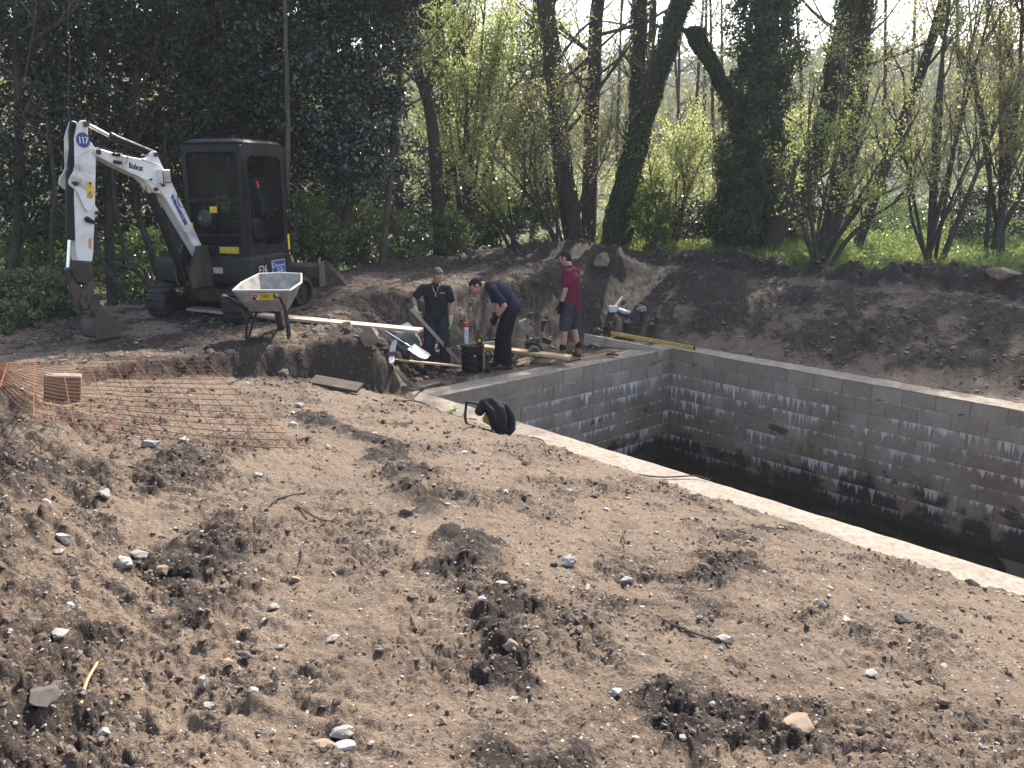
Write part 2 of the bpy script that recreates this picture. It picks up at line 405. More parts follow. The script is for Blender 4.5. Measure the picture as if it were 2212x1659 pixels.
def soil_mat():
    t = NT('soil'); p = t.pos()
    d = t.attr('dark'); g = t.attr('grass'); cr = t.attr('crumb')
    n1 = t.noise(1.3, 5, .6, p); n2 = t.noise(6.5, 8, .74, p, .8); n3 = t.noise(60, 4, .7, p); n4 = t.noise(180, 2, .6, p)
    dry = t.mix(t.maprange(n1, .35, .65), (.178, .130, .090), (.130, .096, .068))
    dry = t.mix(t.maprange(n2, .42, .66, 0, .75), dry, (.29, .222, .160))
    dry = t.mix(t.maprange(n3, .50, .72, 0, .75), dry, (.085, .064, .049))
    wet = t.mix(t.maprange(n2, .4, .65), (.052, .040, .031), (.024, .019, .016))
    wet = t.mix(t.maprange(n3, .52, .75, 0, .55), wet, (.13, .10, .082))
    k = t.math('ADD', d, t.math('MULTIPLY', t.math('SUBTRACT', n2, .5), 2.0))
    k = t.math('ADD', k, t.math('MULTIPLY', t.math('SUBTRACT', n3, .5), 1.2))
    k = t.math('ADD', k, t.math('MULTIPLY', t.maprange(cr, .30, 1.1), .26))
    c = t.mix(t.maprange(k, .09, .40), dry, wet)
    # small pale flints pressed into the surface
    vo = t.n('TexVoronoi'); vo.inputs['Scale'].default_value = 55; t.l(p, vo.inputs['Vector'])
    cx = t.n('SeparateColor'); t.l(vo.outputs['Color'], cx.inputs[0])
    st = t.math('MULTIPLY', t.math('LESS_THAN', vo.outputs['Distance'], t.math('MULTIPLY', cx.outputs[1], .34)), t.math('GREATER_THAN', cx.outputs[0], .86))
    c = t.mix(t.math('MULTIPLY', st, .6), c, t.mix(cx.outputs[2], (.42, .37, .31), (.62, .58, .53)))
    gr = t.mix(t.maprange(n2, .35, .65), (.028, .040, .014), (.055, .062, .025))
    c = t.mix(t.maprange(t.math('ADD', g, t.math('MULTIPLY', t.math('SUBTRACT', n1, .5), .5)), .3, .7), c, gr)
    h = t.math('ADD', t.math('MULTIPLY', n2, 1.1), t.math('ADD', t.math('MULTIPLY', n3, .5), t.math('MULTIPLY', n4, .16)))
    h = t.math('ADD', h, t.math('MULTIPLY', st, .25))
    return t.done(t.bsdf(c, .92, .25, 0, t.bump(h, 1.0, .034)))

# ------------------------------------------------------------------ the block tank
def block_mat(name, mortar=False):
    t = NT(name); p = t.pos()
    sx = t.n('SeparateXYZ'); t.l(p, sx.inputs[0])
    along = t.math('ADD', t.math('MULTIPLY', sx.outputs[0], UD[0]+VD[0]), t.math('MULTIPLY', sx.outputs[1], UD[1]+VD[1]))
    z = t.math('MULTIPLY', sx.outputs[2], -1/.225)
    course = t.math('FLOOR', z); q = t.math('MULTIPLY', t.math('FRACT', z), .225)
    def n1(sa, sc, off, det=2, vert=.0):
        cb = t.n('CombineXYZ'); t.l(t.math('MULTIPLY', along, sa), cb.inputs[0]); t.l(t.math('MULTIPLY', course, sc), cb.inputs[1])
        if vert: t.l(t.math('MULTIPLY', sx.outputs[2], vert), cb.inputs[2])
        else: cb.inputs[2].default_value = off
        return t.noise(1, det, .6, cb.outputs[0])
    ob = t.n('ObjectInfo').outputs['Random']
    n2 = t.noise(14, 5, .6, p); n3 = t.noise(120, 3, .6, p)
    if mortar: c = t.mix(t.maprange(n2, .3, .7), (.32, .235, .15), (.24, .18, .12))
    else:
        c = t.mix(ob, (.36, .31, .25), (.24, .208, .17)); c = t.mix(t.maprange(n2, .45, .7, 0, .5), c, (.38, .335, .28))
        c = t.mix(t.maprange(n3, .5, .75, 0, .4), c, (.09, .085, .08))
    if not mortar:
        so = t.n('SeparateXYZ'); t.l(t.obj(), so.inputs[0])
        ex = t.math('SUBTRACT', .2215, t.math('ABSOLUTE', so.outputs[0])); ez = t.math('SUBTRACT', .1093, t.math('ABSOLUTE', so.outputs[2]))
        sm = t.math('SUBTRACT', t.math('MINIMUM', ex, t.math('MULTIPLY', ez, 1.6)), t.math('MULTIPLY', t.math('SUBTRACT', t.noise(9, 4, .65, p), .36), .085))
        c = t.mix(t.maprange(sm, -.004, .008, .85, 0), c, t.mix(t.maprange(n2, .3, .7), (.36, .28, .185), (.27, .20, .13)))
    # brown wash and damp staining, stronger low down
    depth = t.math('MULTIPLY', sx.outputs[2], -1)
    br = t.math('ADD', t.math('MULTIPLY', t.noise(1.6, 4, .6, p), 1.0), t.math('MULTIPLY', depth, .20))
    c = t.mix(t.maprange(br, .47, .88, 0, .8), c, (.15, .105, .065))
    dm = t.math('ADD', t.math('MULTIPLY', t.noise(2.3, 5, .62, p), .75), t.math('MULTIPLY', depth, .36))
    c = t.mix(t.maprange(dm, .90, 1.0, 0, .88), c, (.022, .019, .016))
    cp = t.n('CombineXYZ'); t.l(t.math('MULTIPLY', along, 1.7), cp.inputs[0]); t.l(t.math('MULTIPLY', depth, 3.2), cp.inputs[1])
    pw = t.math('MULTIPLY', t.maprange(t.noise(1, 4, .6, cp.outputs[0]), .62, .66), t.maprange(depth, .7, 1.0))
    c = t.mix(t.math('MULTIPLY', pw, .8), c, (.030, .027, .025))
    # lime runs: start at a bed joint and run down
    big = t.maprange(n1(.8, 7.7, 2.), .36, .66)
    fine = t.maprange(n1(17, 3.1, 4., 4), .36, .74)
    ln = t.math('MULTIPLY', t.math('ADD', .012, t.math('MULTIPLY', t.math('POWER', big, 1.2), .44)), t.math('POWER', fine, 1.8))
    ln = t.math('MULTIPLY', ln, t.maprange(depth, .15, .5, .0, 1.))
    run = t.maprange(t.math('SUBTRACT', ln, q), -.012, .05)
    has = t.maprange(n1(1.3, 5.3, 9., 3), .36, .52)
    edge = t.math('MULTIPLY', t.math('MULTIPLY', t.math('LESS_THAN', q, .016), t.maprange(fine, .3, .6)), .7)
    wh = t.math('MULTIPLY', t.math('MAXIMUM', t.math('MULTIPLY', run, .85), edge), t.math('MULTIPLY', has, t.maprange(depth, .19, .23)))
    wh = t.math('MULTIPLY', wh, t.maprange(t.noise(50, 3, .6, p), .25, .55, .45, 1))
    wh = t.math('MULTIPLY', wh, t.maprange(depth, 1.35, 1.95, 1, .35))
    c = t.mix(t.math('MINIMUM', wh, 1), c, (.66, .65, .63))
    return t.done(t.bsdf(c, .88, .3, 0, t.bump(t.math('ADD', n3, t.math('MULTIPLY', n2, .6)), .5, .008)))
def concrete_mat():
    t = NT('concrete top'); p = t.pos(); n1 = t.noise(2.2, 6, .62, p); n2 = t.noise(16, 5, .65, p); n3 = t.noise(110, 3, .65, p)
    c = t.mix(t.maprange(n1, .35, .65), (.33, .285, .23), (.25, .21, .165)); c = t.mix(t.maprange(n2, .46, .66, 0, .85), c, (.165, .13, .10))
    c = t.mix(t.maprange(n3, .58, .72, 0, .6), c, (.17, .14, .115))
    return t.done(t.bsdf(c, .9, .25, 0, t.bump(t.math('ADD', n3, n2), .4, .01)))
def build_tank():
    root = empty('block_tank', (*xy(0, 0), 0), 'sunken rectangular tank of grey concrete blocks streaked with white lime', 'tank')
    ang = math.atan2(UD[1], UD[0])
    def slab(mb, t0, t1, w0, w1, z0, z1):
        a = [xy(t0, w0), xy(t1, w0), xy(t1, w1), xy(t0, w1)]
        mb.prism([(p[0], p[1], z0) for p in a], (0, 0, z1-z0))
    g = .009                                                        # the mortar face lies a little behind the block faces
    m = MB()
    slab(m, -THK, LEN+THK, g, THK, -2.2, -.02); slab(m, -THK, -g, -WID-THK, -.0, -2.2, -.021)
    slab(m, -g, LEN+THK, -WID-THK, -WID, -2.2, -.022); slab(m, LEN, LEN+THK, -WID+.001, -.001, -2.2, -.023)
    m.build('mortar_core', M['mortar'], root)
    # wall top: a trowelled band with slightly uneven edges
    def band(name, t0, t1, w0, w1, n, zz):
        vs = []; fs = []; longt = (t1-t0) > (w1-w0)
        for i in range(n+1):
            for j in range(9):
                a = i/n; b = j/8
                tt = t0+(t1-t0)*(a if longt else b); ww = w0+(w1-w0)*(b if longt else a)
                x_, y_ = xy(tt, ww); e = .006*fbm(np.array(x_*4.), np.array(y_*4.), 5, 3)
                ex = .004*noise(np.array(x_*9.), np.array(y_*9.), 15)
                if j in (0, 8):
                    if longt: ww += ex*(1 if j else -1)
                    else: tt += ex
                x_, y_ = xy(tt, ww); vs.append((x_, y_, zz+e-(.005 if j in (0, 8) else 0)))
        top = len(vs)
        for i in range(n):
            for j in range(8): fs.append((i*9+j, (i+1)*9+j, (i+1)*9+j+1, i*9+j+1))
        mb = MB().add(vs, fs)
        for jj in (0, 8):
            sv = [vs[i*9+jj] for i in range(n+1)]; lo = [(p[0], p[1], -.024) for p in sv]
            mb.add(sv+lo, [(i, i+1, n+1+i+1, n+1+i) for i in range(n)])
        return mb.build(name, M['concrete'], root, True, 50)
    band('wall_top', -THK, LEN+THK, .0, THK, 90, .002); band('wall_top', -THK, 0-.001, -WID, -.001, 50, .001)
    band('wall_top', -THK, LEN+THK, -WID-THK, -WID-.001, 110, .002)
    mb = MB(); slab(mb, -.3, LEN+.3, -WID-.3, .3, -2.25, -2.03); mb.build('tank_floor', M['tankfloor'], root)
    # blocks, a few mesh variants shared by all
    var = []
    for k in range(6):
        me = bpy.data.meshes.new('block'); bm = bmesh.new()
        bmesh.ops.create_grid(bm, x_segments=4, y_segments=2, size=.5)
        r_ = random.Random(k)
        for v in bm.verts:
            ed = abs(v.co.x) > .49 or abs(v.co.y) > .49
            v.co = Vector((v.co.x*.443+(r_.uniform(-.002, .002) if ed else 0), r_.uniform(-.001, .001)+(.002 if ed else 0), v.co.y*.2185+(r_.uniform(-.002, .002) if ed else 0)))
        ret = bmesh.ops.extrude_face_region(bm, geom=bm.faces[:]); 
        for v in ret['geom']:
            if isinstance(v, bmesh.types.BMVert): v.co.y += .045
        bmesh.ops.recalc_face_normals(bm, faces=bm.faces); bm.to_mesh(me); bm.free(); me.materials.append(M['block']); var.append(me)
    def wallblocks(org_t, org_w, along_u, length):
        for ci in range(9):
            z = -.112-.225*ci-(.004 if ci == 0 else 0); off = 0 if ci % 2 == 0 else -.225; x = off+.0
            while x < length-.02:
                a, b = max(x, 0), min(x+.45, length)
                if b-a > .1:
                    mid = (a+b)/2; sc = (b-a)/.45
                    o = bpy.data.objects.new('block', var[rnd.randrange(6)]); col.objects.link(o)
                    if along_u: px, py = xy(org_t+mid, org_w+rnd.uniform(-.001, .0015)); rz = ang
                    else: px, py = xy(org_t+rnd.uniform(-.0015, .001), org_w-mid); rz = ang+math.pi/2
                    o.location = (px, py, z); o.rotation_euler = (0, 0, rz); o.scale = (sc-(1-sc)*.02, 1, 1)
                    o.parent = root; o.matrix_parent_inverse = root.matrix_basis.inverted()
                x += .45
    wallblocks(0, .0, True, 8.1); wallblocks(0, .0, False, WID)
    # stand-ins behind the camera side of the near wall are not built: nothing of that face shows in the photo
    # standing water
    vs = []; n = 60
    wt = MB(); pts = []
    for i in range(n):
        a = 2*math.pi*i/n; tt = 2.5+3.4*np.sign(math.cos(a))*abs(math.cos(a))**.35; ww = -2.57+2.8*np.sign(math.sin(a))*abs(math.sin(a))**.35
        ww = min(ww, .05); pts.append((*xy(max(tt, -.05), max(ww, -5.2)), -1.985))
    me = bpy.data.meshes.new('puddle'); me.from_pydata(pts, [], [tuple(range(n))]); 
    o = link('standing_water', me, None, M['water']); tag(o, kind='structure')
    return root
def simple_tank_mats():
    t = NT('tank floor'); p = t.pos(); n = t.noise(2.5, 5, .6, p); n2 = t.noise(30, 4, .6, p)
    c = t.mix(t.maprange(n, .35, .65), (.17, .12, .075), (.09, .07, .05)); c = t.mix(t.maprange(n2, .5, .7, 0, .5), c, (.17, .13, .09))
    M['tankfloor'] = t.done(t.bsdf(c, .6, .4, 0, t.bump(n2, .3, .01)))
    t = NT('standing water'); p = t.pos(); n = t.noise(1.4, 4, .6, p)
    c = t.mix(t.maprange(n, .4, .6), (.016, .013, .009), (.035, .027, .017)); 
    M['water'] = t.done(t.bsdf(c, .06, .5, 0, t.bump(t.noise(7, 2, .5, p), .04, .01)))
M['soil'] = soil_mat(); M['block'] = block_mat('concrete block'); M['mortar'] = block_mat('mortar', True); M['concrete'] = concrete_mat(); simple_tank_mats()
build_ground(); build_tank()
# ------------------------------------------------------------------ vegetation
def bark_mat(name, a, b, moss=None):
    t = NT(name); p = t.pos(); mp = t.n('Mapping'); mp.inputs['Scale'].default_value = (1, 1, .22); t.l(p, mp.inputs[0])
    n = t.noise(22, 5, .65, mp.outputs[0]); n2 = t.noise(2.5, 4, .6, p)
    c = t.mix(t.maprange(n, .35, .65), a, b)
    if moss: c = t.mix(t.maprange(n2, .5, .65, 0, .7), c, moss)
    return t.done(t.bsdf(c, .9, .2, 0, t.bump(n, .8, .03)))
M['bark'] = bark_mat('bark grey brown', (.085, .070, .058), (.035, .029, .025), (.050, .055, .028))
M['bark2'] = bark_mat('bark warm', (.15, .115, .085), (.07, .052, .04))
M['twig'] = bark_mat('twig', (.12, .10, .08), (.06, .05, .04))
M['ivy'] = leaf_mat('ivy leaf', (.028, .050, .018), (.055, .085, .028), .38, .22)
M['ivy_young'] = leaf_mat('young ivy leaf', (.07, .11, .025), (.12, .16, .035), .4, .5)
M['holly'] = leaf_mat('holly leaf', (.020, .036, .020), (.036, .058, .028), .17, .10, .9)
M['yew'] = leaf_mat('dark evergreen leaf', (.013, .022, .012), (.028, .040, .018), .4, .15, .4)
M['spring'] = leaf_mat('spring leaf', (.19, .22, .075), (.27, .29, .10), .45, .60, .45, (.50, .55, .20))
M['willow'] = leaf_mat('willow leaf', (.21, .21, .09), (.28, .27, .12), .45, .60, .45, (.50, .49, .22))
M['laurel'] = leaf_mat('laurel leaf', (.060, .105, .030), (.11, .15, .045), .20, .35, .9, (.18, .26, .05))
M['bramble'] = leaf_mat('bramble leaf', (.045, .07, .026), (.10, .125, .045), .30, .35, .7, (.16, .22, .05))
M['herb'] = leaf_mat('herb leaf', (.065, .095, .030), (.12, .15, .048), .42, .42, .45, (.26, .33, .09))
M['farleaf'] = leaf_mat('far leaf', (.17, .19, .09), (.23, .235, .12), .6, .5, .3, (.40, .42, .20))
M['farwood'] = leaf_mat('far wood', (.10, .11, .065), (.15, .145, .085), .7, .3, .2)

def leaves(name, P, size, mat, parent=None, N=None, up=.0, slim=.55, kind=None):
    P = np.asarray(P, float); n = len(P)
    if N is None: N = rng.normal(size=(n, 3))
    N = N+rng.normal(size=(n, 3))*.55; N[:, 2] += up
    N /= np.linalg.norm(N, axis=1)[:, None]+1e-9
    a = np.cross(N, rng.normal(size=(n, 3))); a /= np.linalg.norm(a, axis=1)[:, None]+1e-9; b = np.cross(N, a)
    s = np.asarray(size)*rng.uniform(.6, 1.35, n); s = s[:, None]
    fold = N*s*.12
    V = np.stack([P-a*s*.5, P+b*s*slim*.5+fold, P+a*s*.5, P-b*s*slim*.5+fold], 1).reshape(-1, 3)
    me = np_mesh(name, V, np.arange(4*n).reshape(n, 4), False)
    point_attr(me, 'v', np.repeat(rng.uniform(0, 1, n), 4))
    o = link(name, me, parent, mat)
    if kind: o['kind'] = kind
    return o
def clumps(c, r, nclump, rs, per, surf=.8):
    """leaf positions and outward normals in small clumps through an ellipsoid"""
    c = np.array(c, float); r = np.array(r, float)
    d = rng.normal(size=(nclump, 3)); d /= np.linalg.norm(d, axis=1)[:, None]
    q = rng.uniform(0, 1, nclump)**(1/3.)*(1-surf)+surf*rng.uniform(.45, 1.05, nclump)
    cc = c+d*r*q[:, None]; rs_ = rs*rng.uniform(.5, 1.5, nclump)
    e = rng.normal(size=(nclump, per, 3)); e /= np.linalg.norm(e, axis=2)[:, :, None]
    rad = rs_[:, None, None]*rng.uniform(.35, 1.1, (nclump, per, 1))
    e2 = e*np.array([1, 1, .75])
    return (cc[:, None]+e2*rad).reshape(-1, 3), e.reshape(-1, 3)
def grow(mb, p, d, L, r, depth, tips, spread=.7, up=.12, n=4, kids=(3, 5)):
    k = 5; pts = [p.copy()]; rr = [r]; q = p.copy(); dd = d.normalized()
    for i in range(k):
        dd = (dd+Vector((rnd.uniform(-1, 1), rnd.uniform(-1, 1), rnd.uniform(-1, 1)))*.22+Vector((0, 0, up))).normalized()
        q = q+dd*(L/k); pts.append(q.copy()); rr.append(max(r*(1-(i+1)/k*.8), .0035))
    mb.tube(pts, rr, max(n, 3), cap=False)
    if depth <= 0: tips += pts[2:]
    else:
        for i in range(rnd.randint(*kids)):
            j = rnd.randint(1, k); ax = Vector((rnd.uniform(-1, 1), rnd.uniform(-1, 1), rnd.uniform(-.6, .8)))
            grow(mb, pts[j], (dd+ax*spread).normalized(), L*rnd.uniform(.4, .7), max(rr[j]*.6, .004), depth-1, tips, spread, up, n-1, kids)
        tips.append(pts[-1])
TREES = []
def tree(label, path, Y, w0, w1, bark='bark', ivy=None, limbs=0, limb_len=2.5, leaf=None, name='tree', cat='tree', lo=.35, depth=2, extra=(), group='trees at the edge of the wood', tilt=.25, stems=None, leafname='crown', Yend=None):
    """a trunk that follows its line in the photo at the distance Y, limbs, twigs and a crown"""
    Yend = Y if Yend is None else Yend; m_ = len(path)
    wp = [at(x, y, Y+(Yend-Y)*i/(m_-1)) for i, (x, y) in enumerate(path)]
    base = wp[0].copy(); g0 = gz(base.x, base.y); 
    wp[0] = base
    foot = Vector((base.x-(wp[1].x-base.x)*.08, base.y, min(g0, base.z)-.15)); 
    root = empty(name, (base.x, base.y, g0), label, cat, group)
    sp = smooth_path([foot]+wp, 5); k = len(sp)
    r0, r1 = w0/2/F_PX*Y, w1/2/F_PX*Y
    tb = MB(); rad = [r0+(r1-r0)*i/(k-1) for i in range(k)]; rad[0] *= 1.5; rad[1] *= 1.3; rad[2] *= 1.15; rad[3] *= 1.05
    sp = [p+Vector((rnd.uniform(-1, 1), rnd.uniform(-1, 1), 0))*rad[i]*.12 for i, p in enumerate(sp)]
    tb.tube(sp, rad, 9)
    for (ep, ew0, ew1) in extra:
        e = smooth_path([at(x, y, Y) for x, y in ep], 5); ke = len(e)
        tb.tube(e, [ew0/2/F_PX*Y+(ew1-ew0)/2/F_PX*Y*i/(ke-1) for i in range(ke)], 7)
    tr = tb.build('trunk', M[bark], root, True, 60)
    tips = []; lb = MB()
    for i in range(limbs):
        j = rnd.randint(int(k*lo), k-1); a = rnd.uniform(0, 2*math.pi); el = rnd.uniform(.1, .9)
        d = Vector((math.cos(a)*math.cos(el), math.sin(a)*math.cos(el), math.sin(el)))
        grow(lb, sp[j], d, limb_len*rnd.uniform(.5, 1.1), min(rad[j]*.42, .05), depth, tips, .75, tilt*.4)
    if lb.v: lb.build('branches', M['twig'], root, True, 80)['kind'] = 'stuff'
    if leaf and tips:
        mname, per, size, sc = leaf
        T = np.array([tuple(q) for q in tips]); T = T[rng.uniform(0, 1, len(T)) < .42]; per = per*2+1; P = np.repeat(T, per, 0)+rng.normal(size=(len(T)*per, 3))*sc*.6
        leaves(leafname, P, size, M[mname], root, up=.3)
    if ivy:
        n, out, size, mat, i0, i1 = ivy
        lines = [(sp, rad)]+[(smooth_path([at(x, y, Y) for x, y in ep], 5), None) for (ep, a_, b_) in extra]
        PP = []; NN = []
        for (sl, rl) in lines:
            A = np.array([tuple(q) for q in sl]); f = rng.uniform(i0, i1, n if rl else n//4)*(len(A)-1.001); i_ = f.astype(int); fr = (f-i_)[:, None]
            c = A[i_]*(1-fr)+A[i_+1]*fr; a = rng.uniform(0, 2*np.pi, len(f))
            rr = (np.array(rl)[i_] if rl else .10); lump = .5+1.0*np.clip(noise(a*1.2, c[:, 2]*1.3, 7)+noise(a*2.4, c[:, 2]*3., 9)*.6+.5, 0, 1.6)
            rr = rr+(out if rl else out*.20)*(.35+.65*f/len(A))*lump*rng.uniform(.2, 1, len(f))**.5
            nn = np.stack([np.cos(a), np.sin(a), np.full(len(a), .25)], 1)
            PP.append(c+nn*np.array([1, 1, 0])*np.reshape(rr, (-1, 1))); NN.append(nn)
        leaves('ivy', np.concatenate(PP), size, M[mat], root, np.concatenate(NN))
    TREES.append(root); return root
def add_crown(root, blobs, size, mat, name='crown', slim=.6):
    P = []; N = []
    for (x, y, Y, rx, ry, rz, nc, rs, per) in blobs:
        p, n = clumps(at(x, y, Y), (rx, ry, rz), nc, rs, per); P.append(p); N.append(n)
    P = np.concatenate(P); N = np.concatenate(N); k = P[:, 2] > .9
    return leaves(name, P[k], size, M[mat], root, N[k], up=.45 if mat == 'holly' else .15, slim=slim)

# trunks that stand out behind the men
tree('tall bare trunk leaning left directly behind the man in maroon', [(1243,548),(1226,420),(1211,300),(1195,150),(1172,-70)], 22, 48, 36, limbs=12, limb_len=3.2, leaf=('spring', 0, .075, .16), lo=.5)
tree('straight bare trunk just right of the left leaning trunk', [(1272,540),(1276,330),(1285,120),(1297,-70)], 22.6, 36, 26, limbs=11, limb_len=3, leaf=('spring', 0, .075, .16), lo=.45)
tree('ivy clad trunk leaning far right beside the straight bare trunk', [(1320,550),(1345,420),(1385,270),(1440,100),(1497,-70)], 21.4, 46, 34, ivy=(13000, .075, .08, 'ivy', .18, 1), limbs=5, limb_len=2.4, lo=.5)
tree('upright ivy clad trunk behind the right leaning one', [(1346,548),(1366,400),(1379,200),(1384,-70)], 22.4, 34, 26, ivy=(10000, .07, .08, 'ivy', .12, 1), limbs=5, limb_len=2.2, lo=.5)
tree('thin dark trunk seen between the two ivy clad trunks', [(1372,520),(1392,300),(1406,120),(1414,-70)], 26, 18, 14, limbs=6, limb_len=2.6, lo=.4, leaf=('spring', 2, .08, .15))
tree('broad dark column of ivy, the thickest tree of the wood edge', [(1600,550),(1613,400),(1640,200),(1662,-80)], 21, 56, 44, ivy=(42000, .62, .10, 'ivy', .17, 1), limbs=4, limb_len=2, lo=.6,
     extra=[([(1615,300),(1568,195),(1515,105),(1500,62)], 22, 10), ([(1574,556),(1590,480),(1606,420)], 26, 18), ([(1632,556),(1622,480),(1612,420)], 24, 18)])
tree('bare trunk leaning right out of the foot of the ivy column', [(1658,548),(1700,455),(1752,370),(1793,200),(1830,0),(1842,-70)], 20.6, 44, 28, limbs=9, limb_len=2.6, lo=.45, leaf=('spring', 1, .075, .16), ivy=(4200, .10, .08, 'ivy', .5, 1))
tree('upright dark trunk behind the fan of thin stems', [(1778,552),(1815,420),(1846,200),(1872,-70)], 23, 38, 42, limbs=11, limb_len=3, lo=.4, leaf=('spring', 1, .08, .17), ivy=(3600, .10, .08, 'ivy', .55, 1))
tree('slim trunk slanting right across the pale green willows', [(1853,530),(1905,380),(1974,198),(2040,0),(2062,-70)], 21.5, 24, 18, limbs=10, limb_len=2.6, lo=.4, leaf=('willow', 4, .07, .17))
# centre and left of centre
tree('grey trunk forking upward left of the pale spring foliage', [(950,500),(936,300),(921,208),(901,139),(884,-60)], 20, 32, 18, limbs=10, limb_len=3, lo=.4, leaf=('spring', 6, .075, .2), extra=[([(921,208),(945,120),(950,0),(955,-60)], 16, 10)])
tree('thin dark trunk close behind the forking grey trunk', [(978,490),(966,330),(958,200),(955,60),(950,-40)], 22.5, 16, 10, limbs=9, limb_len=2.6, lo=.4, leaf=('spring', 4, .08, .2))
tree('slender pale brown trunk in front of the bank of brambles', [(828,556),(838,430),(850,290),(862,180),(868,90),(872,-30)], 17.6, 17, 8, bark='bark2', limbs=14, limb_len=2.2, lo=.4, leaf=('spring', 7, .07, .16))
hol = tree('glossy holly on a dark leaning stem right of the cab', [(722,550),(755,440),(778,330),(792,200),(790,60)], 16.4, 24, 12, limbs=0)
add_crown(hol, [(690, 230, 16.2, 1.0, .9, 1.5, 300, .26, 42), (760, 330, 16, .75, .7, .8, 150, .22, 42), (560, 120, 16.4, 1.3, 1.0, 1.3, 300, .26, 42)], .085, 'holly')
hol2 = tree('tall holly with bright glinting leaves above the cab', [(705,566),(722,430),(735,300),(745,150),(745,-60)], 17, 25, 14, limbs=0)
add_crown(hol2, [(770, 90, 17, 1.3, 1.1, 1.6, 300, .28, 42), (640, -60, 17.2, 2.2, 1.4, 1.6, 420, .3, 42), (820, 250, 17.2, .6, .6, .8, 100, .22, 42), (800, -70, 16.2, 1.5, 1.1, 1.2, 260, .3, 42), (850, -230, 16.8, 1.9, 1.3, 1.4, 300, .32, 42), (640, -250, 16.2, 1.8, 1.2, 1.3, 220, .32, 42)], .085, 'holly')
tree('brown trunk directly behind the cab door', [(612,575),(618,420),(622,280),(618,100),(614,-90)], 15.2, 15, 7, bark='bark2')
# dark evergreens behind the excavator
ev = [('dark evergreen at the left edge of the picture', [(30,640),(38,450),(40,250),(30,40)], 13.6, 22, [(20, 230, 14.2, 1.7, 1.2, 2.3, 420, .32, 33), (40, 20, 14.5, 2.0, 1.3, 1.4, 300, .32, 33)]),
      ('dark evergreen behind the raised excavator arm', [(241,640),(236,480),(225,300),(215,60)], 14.6, 24, [(230, 190, 15.2, 1.6, 1.2, 2.0, 400, .32, 33), (250, -10, 15.4, 2.0, 1.3, 1.4, 280, .32, 33)]),
      ('dark evergreen on a leaning trunk behind the white boom', [(357,650),(325,540),(294,444),(285,300),(300,100)], 14.8, 17, [(390, 210, 15.8, 1.5, 1.1, 1.9, 380, .3, 33), (380, 20, 16, 1.9, 1.2, 1.4, 280, .3, 33)]),
      ('dark evergreen rising behind the cab roof', [(450,640),(455,450),(470,250),(480,60)], 16, 20, [(520, 230, 16.8, 1.4, 1.0, 1.5, 300, .3, 33), (500, 40, 16.6, 1.7, 1.1, 1.5, 280, .3, 33), (590, 300, 17.2, 1.1, .9, 1.2, 180, .28, 40)])]
for lab, pth, Y, w, bl in ev:
    e_ = tree(lab, pth, Y, w, w*.6, limbs=5, limb_len=2.2, lo=.5, depth=2); add_crown(e_, bl, .082, 'yew')
for lab, pth, Y, w, bl in [('dark fir like tree behind the forking grey trunk', [(1000,480),(995,300),(985,150),(980,-40)], 27, 14, [(985, 280, 27, 1.3, .9, 1.6, 150, .3, 30), (975, 90, 27, 1.0, .9, 1.6, 120, .3, 30)]), ('dark fir like tree left of the bare trunks', [(1150,470),(1150,300),(1152,150),(1155,-40)], 28, 14, [(1150, 290, 28, 1.1, .9, 1.5, 130, .3, 30), (1155, 110, 28, .8, .8, 1.5, 80, .3, 30)])]:
    e_ = tree(lab, pth, Y, w, w*.5, limbs=0); add_crown(e_, bl, .11, 'ivy')
for lab, pth, Y, w in [('thin stem slanting down left behind the bucket arm', [(307,695),(260,620),(214,550),(195,440),(190,300)], 13.4, 13),
                       ('crooked thin stem between arm and boom', [(335,640),(300,590),(280,567),(254,484),(240,330)], 14.2, 14),
                       ('straight thin stem close behind the boom foot', [(372,640),(368,520),(362,400),(350,240)], 15, 13),
                       ('thin stem left of the bucket at the wood edge', [(120,640),(112,520),(118,400),(100,250)], 13.2, 12)]:
    tree(lab, pth, Y, w, w*.6, limbs=4, limb_len=1.6, lo=.4, depth=1)
# fans of thin stems on the grass
def fan(label, base, Y, tipsxy, w, leaf, limbs=4, limb_len=1.3, depth=1, cat='shrub', name='multi_stem_shrub', group='many stemmed shrubs on the grass'):
    b = at(*base, Y); g0 = gz(b.x, b.y); root = empty(name, (b.x, b.y, g0), label, cat, group); b.z = g0-.05
    sb = MB(); lb = MB(); tips = []
    for (x, y, dy) in tipsxy:
        e = at(x, y, Y+dy); mid = b.lerp(e, .5)+Vector((rnd.uniform(-.15, .15), rnd.uniform(-.2, .2), rnd.uniform(-.1, .25)*(e-b).length*.2))
        sp = smooth_path([b+Vector((rnd.uniform(-.24, .24), rnd.uniform(-.2, .2), -.1)), mid, e], 6); k = len(sp); r0 = w/2/F_PX*Y*rnd.uniform(.6, 1.15)
        sb.tube(sp, [r0*(1-.75*i/(k-1)) for i in range(k)], 6)
        for q in range(limbs):
            j = rnd.randint(4, k-1); a = rnd.uniform(0, 6.3); grow(lb, sp[j], (sp[j]-sp[j-1]).normalized()+Vector((math.cos(a), math.sin(a), .4))*.7, limb_len*rnd.uniform(.5, 1), r0*.35, depth, tips, .6, .06, 4)
    sb.build('stems', M['bark'], root, True, 60)
    if lb.v: lb.build('twigs', M['twig'], root, True, 80)['kind'] = 'stuff'
    mname, per, size, sc = leaf; T = np.array([tuple(q) for q in tips]); T = T[rng.uniform(0, 1, len(T)) < .45]; per = per*2+1; leaves('crown', np.repeat(T, per, 0)+rng.normal(size=(len(T)*per, 3))*sc*.6, size, M[mname], root, up=.3)
    return root
